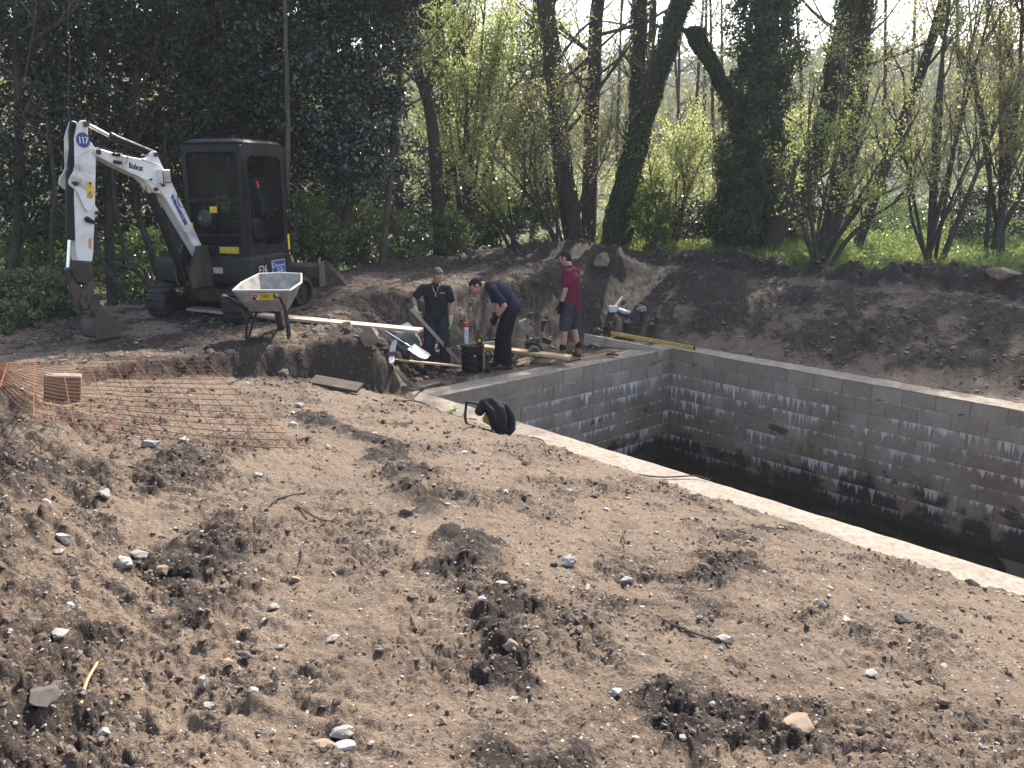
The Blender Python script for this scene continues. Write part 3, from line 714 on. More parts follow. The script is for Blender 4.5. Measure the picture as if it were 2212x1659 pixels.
fan('fan of thin stems with pale leaves beside the dark berm', (1758, 578), 17.6, [(1790,380,0),(1852,300,.4),(1915,330,-.4),(1985,240,.6),(1748,300,.5),(1705,390,.2),(1900,180,.8),(1820,120,1.2),(1960,420,-.5)], 15, ('spring', 5, .07, .14), 6, 1.3)
fan('tall many stemmed willow near the right edge', (2003, 560), 18.6, [(2115,0,.6),(2150,-20,1),(2040,60,1.5),(1970,360,.3),(2105,320,-.6),(2180,200,.2),(1935,250,.8),(2060,-60,.6)], 15, ('willow', 5, .065, .15), 7, 1.6)
fan('yellowish willow filling the right edge of the picture', (2150, 540), 20.5, [(2240,60,0),(2160,20,.8),(2100,140,.4),(2260,250,-.4),(2090,-30,.9),(2210,-40,.3),(2190,330,.2)], 16, ('willow', 5, .07, .17), 9, 1.9, 2)
fan('low pale bough of spring leaves left of the bare trunks', (1120, 500), 20, [(1010,380,-.6),(1060,330,-.2),(1000,440,-.8),(1090,300,.2),(1050,420,-1),(1130,300,.6)], 9, ('spring', 5, .075, .15), 5, 1.1)
fan('twiggy brown shrub at the foot of the bare trunks', (1220, 530), 20.6, [(1100,260,0),(1160,250,.4),(1280,300,0),(1060,330,-.3),(1210,240,.5),(1130,360,-.5),(1310,330,.2)], 8, ('willow', 1, .06, .12), 9, 1.5, 2)
fan('twiggy shrub between the ivy trunk and the ivy column', (1450, 545), 21.5, [(1400,330,0),(1460,300,.4),(1520,340,0),(1480,380,-.3),(1430,400,.5),(1550,420,0)], 8, ('spring', 2, .065, .14), 8, 1.2, 2)
fan('airy sapling with new leaves at the top centre', (1010, 520), 21, [(1000,60,0),(1080,40,.4),(960,130,.3),(1120,110,.6),(1050,-30,.2),(1010,210,-.4),(900,80,.2)], 12, ('spring', 3, .085, .22), 8, 1.7, 2)
# high crowns, above the picture, that shade the far bank
for i_, (tr_, bl_) in enumerate([(0, [(1150, -330, 22, 2.6, 1.6, 1.6, 130, .42, 22)]), (2, [(1520, -260, 21.5, 2.4, 1.5, 1.5, 150, .42, 22)]), (5, [(1680, -220, 21, 1.8, 1.5, 1.6, 130, .42, 24), (1600, -420, 21, 2.2, 1.5, 1.5, 110, .42, 22)]), (6, [(1880, -230, 20.6, 2.2, 1.4, 1.4, 150, .42, 22)]), (7, [(2000, -330, 22, 2.6, 1.6, 1.8, 150, .45, 22), (1850, -450, 22.5, 2.4, 1.6, 1.4, 120, .45, 22)]), (8, [(2170, -200, 21.5, 2.2, 1.5, 1.5, 150, .45, 22), (2300, -330, 21, 2.4, 1.5, 1.6, 120, .45, 22)])]):
    add_crown(TREES[tr_], [(*q[:6], int(q[6]*1.5), q[7], q[8]) for q in bl_], .115, 'spring', 'upper_crown')
# understory: evergreen shrubs
def shrub(label, blobs, mat, size, stem=True, group='bushes under the trees', name='bush'):
    x, y, Y = blobs[0][:3]; b = at(x, y, Y); g0 = gz(b.x, b.y); root = empty(name, (b.x, b.y, g0), label, 'bush', group)
    P = []; N = []
    for (x, y, Y, rx, ry, rz, nc, rs, per) in blobs:
        p, n = clumps(at(x, y, Y), (rx, ry, rz), nc, rs, per, .6); P.append(p); N.append(n)
    P = np.concatenate(P); N = np.concatenate(N); k = P[:, 2] > g0-.05; leaves('foliage', P[k], size, M[mat], root, N[k], up=.3, slim=.6)
    sb = MB()
    for i in range(7):
        e = P[rng.integers(len(P))]; sb.tube(smooth_path([Vector((b.x+rnd.uniform(-.2, .2), b.y+rnd.uniform(-.2, .2), g0-.05)), Vector((b.x, b.y, g0)).lerp(Vector(e), .5)+Vector((0, 0, .15)), Vector(e)], 4), [.02]*5+[.008]*4, 5)
    sb.build('stems', M['twig'], root, True, 60)['kind'] = 'stuff'; return root
shrub('bright laurel like bush behind the dark heap', [(1080, 450, 22, 1.5, .8, .75, 170, .22, 34), (1170, 430, 22.5, .8, .6, .8, 90, .2, 34)], 'laurel', .10)
shrub('green bush left of the bright laurel', [(1010, 490, 21.5, 1.0, .8, .6, 110, .2, 34)], 'laurel', .10)
shrub('bramble bank below the slender pale trunk', [(880, 500, 20, 1.9, .9, .55, 200, .2, 34)], 'bramble', .085)
shrub('brambles beside the rear of the excavator', [(660, 510, 15.8, .8, .7, .5, 120, .18, 34), (720, 470, 18.5, 1.2, .7, .7, 120, .2, 34)], 'bramble', .085)
shrub('low dark brambles under the leaning twin stems', [(790, 545, 18.6, 1.4, .6, .3, 110, .16, 30)], 'bramble', .08)
shrub('yellow green shrub wrapped round the ivy trunk foot', [(1405, 470, 21, .55, .5, 1.0, 90, .2, 30)], 'ivy_young', .085)
shrub('dark holly bush left of the ivy column', [(1500, 490, 23, 1.1, .7, .9, 170, .24, 34)], 'holly', .09)
shrub('dark evergreen bush right of the ivy column', [(1700, 430, 23.5, 1.0, .7, 1.5, 190, .26, 34)], 'holly', .09)
shrub('pale leafy sapling between ivy column and leaning trunk', [(1720, 330, 22.5, .8, .6, 1.3, 100, .24, 26)], 'spring', .08)
shrub('dark tangled bush at the far right', [(2150, 470, 22.5, 1.5, .8, 1.0, 200, .26, 30)], 'yew', .08)
shrub('shady bush behind the right hand willows', [(1930, 490, 25, 1.7, .8, .9, 170, .26, 28)], 'bramble', .09)
shrub('green brambles at the left edge below the bank', [(50, 640, 11.6, 1.0, .7, .40, 190, .14, 34), (-20, 700, 10.6, .6, .6, .35, 80, .14, 34)], 'bramble', .065)
shrub('sunlit brambles behind the excavator tracks', [(310, 590, 16.5, 1.3, .7, .9, 180, .2, 30)], 'bramble', .08)
shrub('brown and green thicket left of the digger arm', [(110, 560, 14.5, 1.0, .7, .8, 170, .2, 30)], 'bramble', .08)
for lab, bl in [('dark laurel thicket behind the digger arm', [(60, 430, 17.5, 1.8, .9, 1.6, 260, .3, 32), (180, 520, 18, 1.6, .9, .9, 160, .28, 32)]), ('dark thicket behind the white boom', [(330, 430, 18.5, 1.7, .9, 1.5, 260, .3, 32)]), ('dark thicket seen through the cab glass', [(500, 430, 19, 1.8, .9, 1.5, 260, .3, 32)]), ('dark evergreen thicket between cab and slender trunk', [(650, 400, 19.5, 1.6, .9, 1.3, 220, .3, 32), (780, 420, 20.5, 1.5, .9, 1.1, 170, .28, 32)]), ('dark bush deep in shade behind the forking trunk', [(900, 400, 23, 1.8, .9, 1.5, 220, .3, 30)])]: shrub(lab, bl, 'yew', .095)
# woodland in depth: standing trunks and the leaf haze between them
bgt = [(1462,430,38,8),(1477,440,44,8),(1492,420,40,9),(1518,430,46,10),(1543,440,36,9),(1562,430,42,7),(1110,440,34,10),(1150,430,38,13),(1060,430,36,9),(1185,430,44,9),(1700,440,40,9),(1745,430,36,10),(1910,440,36,10),(1960,430,42,9),(2075,440,38,10),(2175,430,34,11),(1010,430,40,9),(860,430,30,10),(1330,420,46,8)]
def bgl(x, i, n):
    w = ['left of the bare trunks', 'left of the ivy column', 'behind the right hand willows'][0 if x < 1300 else 1 if x < 1620 else 2]; return w
ords = ['first', 'second', 'third', 'fourth', 'fifth', 'sixth', 'seventh', 'eighth', 'ninth']; bgt.sort(); cnt = {}
for i, (x, y, Y, w) in enumerate(bgt):
    wh_ = bgl(x, i, 0); cnt[wh_] = cnt.get(wh_, -1)+1
    dx = rnd.uniform(-25, 25)
    tree(ords[cnt[wh_]]+' from left of the thin far trunks '+wh_, [(x, y+60, )[:2], (x+dx*.3, 300), (x+dx*.8, 120), (x+dx*1.3, -60)], Y, w*1.05, w*.5, limbs=9, limb_len=4, lo=.35, depth=2, group='trunks deep in the wood', leaf=('farleaf', 1, .14, .3), name='distant_tree')
def far_wood():
    P = []; N = []
    for i in range(135):
        Y = rnd.uniform(30, 62); x = rnd.uniform(-.75, .75)*Y; g = 1.1
        zt = 2.6 if .02 < x/Y < .26 else 4.5
        p, n = clumps((x, Y, g+rnd.uniform(.3, zt)), (rnd.uniform(1.2, 2.6), 1.2, rnd.uniform(.8, 2.0)), 26, .5, 16, .5); P.append(p); N.append(n)
    for i in range(40):
        Y = rnd.uniform(24, 34); x = rnd.uniform(-.75, .1)*Y; p, n = clumps((x, Y, 1+rnd.uniform(.2, 6)), (2.2, 1.2, 2.2), 30, .5, 20, .5); P.append(p); N.append(n)
    P = np.concatenate(P); o = leaves('woodland_leaf_haze', P, .15, M['farleaf'], None, np.concatenate(N), up=.2, kind='stuff')
    tag(o, 'pale spring leaves of the wood beyond the clearing', 'woodland')
    n = 6500; Y = rng.uniform(75, 330, n)**1.0; X = rng.uniform(-.8, .8, n)*Y
    Rr = np.hypot(X, Y); far = S((Rr-60)/240); Z = 1.05+far*(HILL_H+8*fbm(X*.008, Y*.008, 120, 3))*S((Y+40)/150)
    P = np.stack([X, Y, Z+rng.uniform(.5, 7, n)], 1); P = np.repeat(P, 7, 0)+rng.normal(size=(n*7, 3))*np.array([1.6, 1.2, 1.5])
    o = leaves('hillside_wood', P, 1.5, M['farwood'], None, up=.3, kind='stuff', slim=.8)
    tag(o, 'wooded hillside seen through the trunks far behind', 'woodland')
far_wood()
# grass and herbs on the right, ground cover under the trees
def herbs():
    n = 60000; X = rng.uniform(2.2, 20, n); Y = rng.uniform(11, 27, n); z, dk, g, cr, ins = ground(X, Y, False)
    k = (g > .45) & (fbm(X*.8, Y*.8, 200, 2) > -.45) & (np.abs(X/Y) < .75); X, Y, z = X[k], Y[k], z[k]; n = len(X)
    hgt = rng.uniform(.0, 1, n)**1.5*(.16+.14*np.clip(noise(X*.6, Y*.6, 203)+.4, 0, 1.2))
    P = np.stack([X, Y, z+.02+hgt], 1); o = leaves('ground_herbs', P, .11, M['herb'], None, up=.7, kind='stuff', slim=.5); tag(o, 'bright green grass and low herbs behind the dark berm', 'grass')
    b = 16000; i = rng.integers(0, n, b); p = np.stack([X[i], Y[i], z[i]], 1)+rng.normal(size=(b, 3))*np.array([.05, .05, 0]); h = rng.uniform(.12, .38, b)
    a = rng.uniform(0, 6.28, b); w = .008; dx = np.stack([np.cos(a)*w, np.sin(a)*w, np.zeros(b)], 1); ln = rng.normal(size=(b, 3))*.10; ln[:, 2] = 0
    mid = p+ln*.35+np.stack([0*h, 0*h, h*.6], 1); tip = p+ln+np.stack([0*h, 0*h, h], 1)
    V = np.stack([p-dx, p+dx, mid+dx*.8, tip, mid-dx*.8], 1).reshape(-1, 3); me = np_mesh('grass_blades', V, np.arange(5*b).reshape(b, 5)); point_attr(me, 'v', np.repeat(rng.uniform(0, 1, b), 5))
    o = link('grass_blades', me, None, M['herb']); tag(o, 'long grass blades in the sunlit clearing', 'grass', kind='stuff')
    n = 26000; X = rng.uniform(-16, 18, n); Y = rng.uniform(19, 34, n); z, dk, g, cr, ins = ground(X, Y, False); k = (np.abs(X/Y) < .75) & ((X < 3) | (Y > 25)) & (Y > 21+.8*noise(X*.7, X*0, 7)); X, Y, z = X[k], Y[k], z[k]
    P = np.stack([X, Y, z+rng.uniform(0, 1, len(X))**2*.7], 1); o = leaves('forest_floor_plants', P, .13, M['bramble'], None, up=.5, kind='stuff'); tag(o, 'low brambles and ivy covering the shaded forest floor', 'ground cover')
    n = 9000; X = rng.uniform(-14, -5.5, n); Y = rng.uniform(8.5, 20, n); z, dk, g, cr, ins = ground(X, Y, False); k = (g > .4) & (np.abs(X/Y) < .8); X, Y, z = X[k], Y[k], z[k]
    P = np.stack([X, Y, z+rng.uniform(0, 1, len(X))**2*.45], 1); o = leaves('bank_plants', P, .075, M['bramble'], None, up=.5, kind='stuff'); tag(o, 'low plants on the falling ground left of the digger', 'ground cover')
herbs()
# ------------------------------------------------------------------ excavator
def text_mesh(body, size, ext=.0008):
    cu = bpy.data.curves.new('lettering', 'FONT'); cu.body = body; cu.size = size; cu.extrude = ext; cu.align_x = 'LEFT'; cu.resolution_u = 3
    ob = bpy.data.objects.new('lettering', cu); col.objects.link(ob)
    bpy.context.view_layer.update(); dg = bpy.context.evaluated_depsgraph_get()
    me = bpy.data.meshes.new_from_object(ob.evaluated_get(dg)); bpy.data.objects.remove(ob); bpy.data.curves.remove(cu); return me
def lettering(body, size, org, xd, yd, mat, parent, squeeze=1., bold=0, name='lettering', shear=0):
    """lettering laid flat: org lower left corner, xd reading direction, yd up direction"""
    me = text_mesh(body, size); xd = Vector(xd).normalized(); yd = Vector(yd).normalized(); n = xd.cross(yd).normalized()
    co = [v.co.copy() for v in me.vertices]; o_ = Vector(org)+n*.0012
    for v, c in zip(me.vertices, co): v.co = o_+xd*(c.x*squeeze)+yd*c.y+n*c.z
    if bold:
        me2 = me.copy(); bm = bmesh.new(); bm.from_mesh(me)
        for q, k in ((bold, 0), (bold*.5, bold*.5), (0, bold*.6)):
            b = len(bm.verts); bm.from_mesh(me2); bm.verts.ensure_lookup_table()
            for v in bm.verts[b:]: v.co += xd*q+yd*k+n*(.0003*(1+(k > 0)))
        bm.to_mesh(me); bm.free()
    return link(name, me, parent, mat)
M['white_paint'] = worn('white machine paint', (.74, .73, .70), (.60, .58, .54), .42, 3.2, .7, .5, 0, .08, 80, (.20, .145, .10), .75)
M['arm_dirty'] = worn('white paint under grime', (.50, .47, .43), (.30, .26, .22), .6, 4, .8, .4, 0, .1, 80, (.16, .11, .08), .7)
M['dark_steel'] = worn('grimy steel', (.032, .025, .021), (.055, .042, .034), .6, 5, .8, .4, .2, .3, 40, (.13, .095, .07), .6)
M['bucket_steel'] = worn('muddy bucket steel', (.085, .064, .050), (.05, .038, .031), .62, 4, .8, .4, .1, .3, 30, (.15, .11, .08), .7)
M['machine_grey'] = worn('charcoal machine paint', (.011, .012, .014), (.018, .018, .019), .45, 3, .6, .25, 0, .06, 90, (.04, .034, .028), .25)
M['black_plastic'] = worn('black plastic', (.009, .009, .011), (.015, .015, .016), .5, 8, .6, .25, 0, .1, 90)
M['rubber'] = worn('muddy rubber', (.026, .024, .023), (.06, .05, .042), .75, 5, .8, .3, 0, .4, 50, (.10, .08, .06), .6)
M['chrome'] = worn('polished rod', (.75, .74, .72), (.6, .59, .57), .16, 8, .4, .5, 1, .02, 60)
M['decal_blue'] = worn('blue decal', (.035, .060, .21), (.05, .075, .22), .4, 8, .5)
M['decal_yellow'] = worn('yellow decal', (.70, .48, .04), (.60, .40, .05), .45, 8, .5)
M['decal_orange'] = worn('orange decal', (.62, .25, .05), (.55, .28, .1), .45, 8, .5)
M['letter_white'] = worn('white lettering', (.78, .78, .77), None, .5)
M['letter_black'] = worn('black lettering', (.02, .02, .022), None, .5)
M['seat'] = worn('seat cloth', (.035, .035, .038), (.05, .05, .05), .8, 10, .5)
M['red_knob'] = worn('red plastic', (.55, .05, .03), None, .4)
M['orange_plastic'] = worn('orange plastic', (.75, .22, .03), None, .4)
def glass_mat(name, tint=(.62, .68, .66), op=.88):
    t = NT(name); tr = t.n('BsdfTransparent'); tr.inputs[0].default_value = (*tint, 1); gl = t.bsdf((.05, .055, .055), .07, .5)
    mx = t.n('MixShader'); n = t.noise(3, 4, .6, t.obj()); t.l(t.maprange(n, .35, .7, 1-op-.06, 1-op+.10), mx.inputs[0]); t.l(tr.outputs[0], mx.inputs[1]); t.l(gl, mx.inputs[2]); return t.done(mx.outputs[0])
M['glass'] = glass_mat('dusty cab glass')

EX = Vector((-4.04, 12.02, 0)); FX = Vector((-.29, -.957, 0)).normalized(); LX = Vector((-FX.y, FX.x, 0))
EX.z = min(gz(EX.x+a*FX.x+b*LX.x, EX.y+a*FX.y+b*LX.y) for a in (-.9, -.4, 0, .4, .9) for b in (-.6, .6))+.02
EM = Matrix((( FX.x, LX.x, 0, EX.x), (FX.y, LX.y, 0, EX.y), (0, 0, 1, EX.z), (0, 0, 0, 1)))
def L(x, y, z): return EM @ Vector((x, y, z))
exc = empty('mini_excavator', EX, 'white and charcoal mini excavator with its arm lowered to the ground', 'excavator')
def ring(mb, outer, inner, off):
    """a flat frame between two outlines with the same number of points, given a thickness"""
    n = len(outer); off = Vector(off); vs = [Vector(p) for p in outer]+[Vector(p) for p in inner]; vs += [v+off for v in vs]
    fs = []
    for i in range(n):
        j = (i+1) % n; fs += [(i, j, n+j, n+i), (2*n+i, 3*n+i, 3*n+j, 2*n+j), (i, 2*n+i, 2*n+j, j), (n+i, n+j, 3*n+j, 3*n+i)]
    return mb.add(vs, fs)
def rrect(x0, x1, z0, z1, r, f, k=5):
    pts = []
    for cx, cz, a0 in ((x1-r, z1-r, 0), (x0+r, z1-r, 90), (x0+r, z0+r, 180), (x1-r, z0+r, 270)):
        for i in range(k): a = R(a0+90*i/(k-1)); pts.append(f(cx+r*math.cos(a), cz+r*math.sin(a)))
    return pts
def build_excavator():
    # undercarriage ------------------------------------------------
    uc = MB(); uc.box(L(0, 0, .34), (1.1, .85, .22), EM, .03); uc.lathe([(.36, 0), (.36, .10)], L(0, 0, .42), (0, 0, 1), 24)
    uc.build('undercarriage', M['dark_steel'], exc, True, 35)
    for sy in (-1, 1):
        y = sy*.60; hl, r_ = .70, .235; prof = []
        for i in range(13): a = R(-90+180*i/12); prof.append((hl+r_*math.cos(a), r_+r_*math.sin(a)))
        for i in range(13): a = R(90+180*i/12); prof.append((-hl+r_*math.cos(a)*1.0, r_+r_*math.sin(a)))
        inn = [(x*.935 if abs(x) < hl else x-math.copysign(.035, x)*1.0, (z-r_)*.84+r_) for x, z in prof]
        tk = MB(); ring(tk, [L(x, y-.15, z) for x, z in prof], [L(x, y-.15, z) for x, z in inn], LX*.30)
        track = tk.build('track', M['rubber'], exc, True, 35)
        per = 2*2*hl+2*math.pi*r_; nl = 42; lugs = MB()
        for i in range(nl):
            s = per*i/nl
            if s < 2*hl: p, a = (-hl+s, 0), -90
            elif s < 2*hl+math.pi*r_: q = (s-2*hl)/r_; a = -90+math.degrees(q); p = (hl+r_*math.cos(R(a)), r_+r_*math.sin(R(a)))
            elif s < 4*hl+math.pi*r_: p, a = (hl-(s-2*hl-math.pi*r_), 2*r_), 90
            else: q = (s-4*hl-math.pi*r_)/r_; a = 90+math.degrees(q); p = (-hl+r_*math.cos(R(a)), r_+r_*math.sin(R(a)))
            n = Vector((math.cos(R(a)), 0, math.sin(R(a)))); rot = EM.to_3x3() @ Matrix.Rotation(-R(a), 3, 'Y')
            lugs.box(L(p[0]+n.x*.012, y, p[1]+n.z*.012+.001), (.03, .28, .035), rot)
        lo = lugs.build('track_lugs', M['rubber'], track); lo['kind'] = 'stuff'
        for wx, wr in ((hl, .17), (-hl, .17), (-.35, .10), (0, .10), (.35, .10)):
            wz = r_ if wr > .12 else .155; w = MB(); w.lathe([(wr, -.09), (wr, .09)], L(wx, y, wz), LX, 18); w.lathe([(wr*.5, .09), (wr*.45, .125), (.03, .13)], L(wx, y, wz), LX*sy, 14)
            w.build('sprocket' if wr > .12 else 'roller', M['dark_steel'], track, True, 35)
        fr = MB(); fr.box(L(0, y, .25), (1.15, .16, .10), EM, .01); fr.build('track_frame', M['dark_steel'], track)
    # blade at the rear
    bl = MB(); prof = [(x, z+.24) for x, z in [(-1.28, .05), (-1.20, .03), (-1.16, .18), (-1.18, .34), (-1.24, .40), (-1.27, .39), (-1.215, .33), (-1.20, .18), (-1.23, .08)]]
    bl.prism([L(x, -.74, z) for x, z in prof], LX*1.48)
    blade = bl.build('dozer_blade', M['bucket_steel'], exc, False)
    for y in (-.75, .74): MB().prism([L(x, y, z) for x, z in ((-1.30, .28), (-1.12, .28), (-1.12, .64), (-1.30, .66))], LX*.02).build('blade_cheek', M['bucket_steel'], blade)
    for y in (-.3, .3): MB().beam(L(-.5, y, .3), L(-1.2, y, .42), .08, .10).build('blade_arm', M['dark_steel'], blade)
    # house --------------------------------------------------------
    def plan(grow=0):
        pts = [(.74+grow, .60), (.70+grow, .765+grow), (.10, .77+grow), (-.12, .77+grow)]
        for i in range(1, 12): a = R(90+180*i/12); pts.append((-.10+(.77+grow)*math.cos(a), (.77+grow)*math.sin(a)))
        pts += [(.10, -.77-grow), (.70+grow, -.74-grow), (.74+grow, -.60)]
        return pts
    hb = MB(); lev = [(.50, -.06), (.54, -.01), (.78, 0), (.86, -.02), (.885, -.07)]; P_ = []; n = len(plan())
    for z, g in lev: P_ += [L(x, y, z) for x, y in plan(g)]
    hb.add(P_, [(i*n+j, i*n+(j+1) % n, (i+1)*n+(j+1) % n, (i+1)*n+j) for i in range(len(lev)-1) for j in range(n)]+[tuple(range(n-1, -1, -1)), tuple((len(lev)-1)*n+j for j in range(n))])
    house = hb.build('house', M['machine_grey'], exc, True, 32)
    bn = MB(); 
    for i in range(7):
        a = R(118+120*i/6); 
    lv = [(.885, -.10), (1.15, -.10), (1.26, -.18), (1.30, -.30)]
    def hood(g): return [(-.42, .60+g*.2)]+[(-.10+(.77+g)*math.cos(R(a)), (.77+g)*math.sin(R(a))) for a in range(128, 271, 13)]+[(.35, -.77-g), (.55, -.70-g), (.55, -.24), (-.42, -.24)]
    m_ = len(hood(0)); P_ = []
    for z, g in lv: P_ += [L(x, y, z) for x, y in hood(g)]
    MB().add(P_, [(i*m_+j, i*m_+(j+1) % m_, (i+1)*m_+(j+1) % m_, (i+1)*m_+j) for i in range(len(lv)-1) for j in range(m_)]+[tuple((len(lv)-1)*m_+j for j in range(m_))]).build('engine_hood', M['machine_grey'], exc, True, 32)
    for (x, y, z) in ((.755, .42, .62), (.755, .55, .75), (.50, .765, .60), (.28, .772, .83)):
        d_ = FX if x > .7 else LX; MB().cyl(L(x, y, z)-d_*.01, L(x, y, z)+d_*.006, .016, 10).build('bolt', M['dark_steel'], house, True)
    pl = MB(); pl.box(L(.745, .30, .70), (.006, .16, .08), EM); pl.build('number_plate', M['arm_dirty'], house)
    # lettering on the tail panel: follows the side
    def side(a): c_ = Vector((-.10+.772*math.cos(R(a)), .772*math.sin(R(a)), 0)); return c_
    # panel is nearly flat between x .1 and .7; the number sits there, the blue board behind it on the curve
    p0 = L(.50, .775, .63); xd = -FX; lettering('E26', .172, p0, xd, (0, 0, 1), M['letter_white'], house, .78, .004)
    c3 = L(.02, .776, .70); xd3 = -FX; n3 = LX; rotb = Matrix((xd3, n3, Vector((0, 0, 1)))).transposed()
    bd = MB().box(c3, (.33, .006, .19), rotb, .002).build('sign_board', M['decal_blue'], house)
    b0 = c3+n3*.003-xd3*.165+Vector((0, 0, -.095))
    e_ = MB()
    for (u0, u1, v0, v1) in ((0, .33, 0, .006), (0, .33, .184, .19), (0, .006, 0, .19), (.324, .33, 0, .19)): e_.box(b0+xd3*((u0+u1)/2)+Vector((0, 0, (v0+v1)/2)), (u1-u0, .003, v1-v0), rotb)
    e_.build('sign_border', M['letter_white'], bd)
    def bl_(s, x, z, sz, sq=.8): lettering(s, sz, b0+xd3*x+Vector((0, 0, z)), xd3, (0, 0, 1), M['letter_white'], bd, sq)
    bl_('C', .012, .085, .105); bl_('Plant Services', .075, .10, .048, .86); bl_('Sales & Hire', .12, .062, .038); bl_('01404 850567', .12, .022, .038)
    # cab ----------------------------------------------------------
    x0, x1, y0, y1, z0, z1 = -.46, .62, -.22, .70, .885, 2.40
    rb = MB(); tp = [(-.02, z1-.07), (0, z1-.03), (-.025, z1), (-.06, z1+.015)]; P_ = []
    def rp(g): 
        r_ = .13; return [(cx+r_*math.cos(R(a0+q)), cy+r_*math.sin(R(a0+q))) for cx, cy, a0 in ((x1+g-r_, y1+g-r_, 0), (x0-g+r_, y1+g-r_, 90), (x0-g+r_, y0-g+r_, 180), (x1+g-r_, y0-g+r_, 270)) for q in (0, 30, 60, 90)]
    n = 16
    for g, z in tp: P_ += [L(x, y, z) for x, y in rp(g)]
    rb.add(P_, [(i*n+j, i*n+(j+1) % n, (i+1)*n+(j+1) % n, (i+1)*n+j) for i in range(3) for j in range(n)]+[tuple(range(n-1, -1, -1)), tuple(3*n+j for j in range(n))])
    cab = rb.build('cab_roof', M['black_plastic'], exc, True, 40)
    zt = z1-.06
    fr = MB()
    ring(fr, rrect(y0, y1, z0, zt, .02, lambda y, z: L(x1, y, z)), rrect(y0+.07, y1-.07, z0+.42-.28, zt-.09, .06, lambda y, z: L(x1, y, z)), -FX*.06)
    front = fr.build('front_frame', M['black_plastic'], exc, True, 35)
    MB().box(L(x1-.03, (y0+y1)/2, 1.62), (.05, y1-y0-.1, .035), EM).build('front_crossbar', M['black_plastic'], front)
    MB().box(L(x1-.03, (y0+y1)/2, 1.16), (.05, y1-y0-.1, .03), EM).build('front_crossbar', M['black_plastic'], front)
    for za, zb in ((1.04, 1.145), (1.175, 1.60), (1.64, zt-.09)): MB().box(L(x1-.03, (y0+y1)/2, (za+zb)/2), (.006, y1-y0-.13, zb-za), EM).build('pane', M['glass'], front)
    sd = MB()
    ring(sd, rrect(x0, x1-.005, z0, zt+.02, .12, lambda x, z: L(x, y1, z)), rrect(x0+.13, x1-.10, z0+.10, zt-.11, .12, lambda x, z: L(x, y1, z)), -LX*.06)
    door = sd.build('cab_door_frame', M['machine_grey'], exc, True, 35)
    gasket = MB(); ring(gasket, rrect(x0+.125, x1-.095, z0+.095, zt-.105, .125, lambda x, z: L(x, y1+.006, z)), rrect(x0+.155, x1-.125, z0+.125, zt-.135, .11, lambda x, z: L(x, y1+.006, z)), -LX*.03)
    gasket.build('door_seal', M['black_plastic'], door, True, 35)
    MB().box(L(x0+.34, y1-.03, 1.66), (.30, .005, 1.05), EM).build('pane', M['glass'], door)
    MB().tube([L(x0+.10, y1+.03, 1.15), L(x0+.10, y1+.06, 1.2), L(x0+.10, y1+.06, 1.75), L(x0+.10, y1+.03, 1.8)], .012, 7).build('grab_rail', M['black_plastic'], door, True)
    MB().box(L(x0+.04, y1+.012, 1.42), (.07, .03, .10), EM, .01).build('door_latch', M['chrome'], door)
    rr_ = MB(); ring(rr_, rrect(x0, x1-.005, z0, zt, .05, lambda x, z: L(x, y0, z)), rrect(x0+.09, x1-.10, z0+.25, zt-.10, .08, lambda x, z: L(x, y0, z)), LX*.06)
    rw = rr_.build('right_frame', M['machine_grey'], exc, True, 35); MB().box(L((x0+x1)/2, y0+.03, 1.62), (.92, .005, 1.1), EM).build('pane', M['glass'], rw)
    bk = MB(); ring(bk, rrect(y0, y1, z0, zt, .05, lambda y, z: L(x0, y, z)), rrect(y0+.09, y1-.09, 1.45, zt-.12, .10, lambda y, z: L(x0, y, z)), FX*.06)
    bw = bk.build('rear_frame', M['machine_grey'], exc, True, 35); MB().box(L(x0+.03, (y0+y1)/2, 1.85), (.005, .76, .75), EM).build('pane', M['glass'], bw)
    MB().box(L((x0+x1)/2, (y0+y1)/2, z0+.02), (x1-x0-.1, y1-y0-.1, .03), EM).build('cab_floor', M['black_plastic'], exc)
    # inside the cab
    st = MB(); st.box(L(-.12, .24, 1.27), (.46, .46, .14), EM, .04); st.box(L(-.12, .24, 1.06), (.36, .36, .28), EM, .02)
    seat = st.build('seat', M['seat'], exc, True, 40)
    sb = MB(); rotb_ = EM.to_3x3() @ Matrix.Rotation(-R(10), 3, 'Y'); sb.box(L(-.34, .24, 1.62), (.11, .44, .62), rotb_, .05); sb.build('seat_back', M['seat'], seat, True, 40)
    for yy in (-.02, .50):
        co = MB(); co.box(L(.02, yy, 1.22), (.40, .14, .34), EM, .04); c_ = co.build('console', M['black_plastic'], exc, True, 40)
        MB().tube([L(.12, yy, 1.38), L(.15, yy, 1.50), L(.13, yy, 1.58)], .014, 7).build('joystick', M['black_plastic'], c_, True)
    cl = MB(); cl.capsule(L(-.02, .56, 1.46), L(-.02, .56, 1.60), .085, .075, 12); cl.build('arm_rest', M['machine_grey'], exc, True)
    lv_ = MB(); lv_.tube([L(.02, .58, 1.50), L(.10, .60, 1.70), L(.12, .60, 1.80)], .010, 7); lever = lv_.build('safety_lever', M['dark_steel'], exc, True); MB().capsule(L(.12, .60, 1.80), L(.14, .60, 1.86), .022, .02, 8).build('lever_knob', M['red_knob'], lever, True)
    MB().ball(L(-.14, .625, 1.42), .022).build('warning_button', M['orange_plastic'], exc, True)
    for yy in (.12, .34): 
        pd = MB(); pd.tube([L(.40, yy, .92), L(.42, yy, 1.2), L(.38, yy, 1.42)], .012, 7); pd.box(L(.42, yy, .98), (.16, .09, .02), EM); pd.build('travel_lever', M['black_plastic'], exc, True, 40)
    bagm = MB(); bagm.ball(L(.46, -.05, 1.38), (.09, .14, .12), 12, 8); bagm.build('plastic_bag', M['arm_dirty'], exc, True)
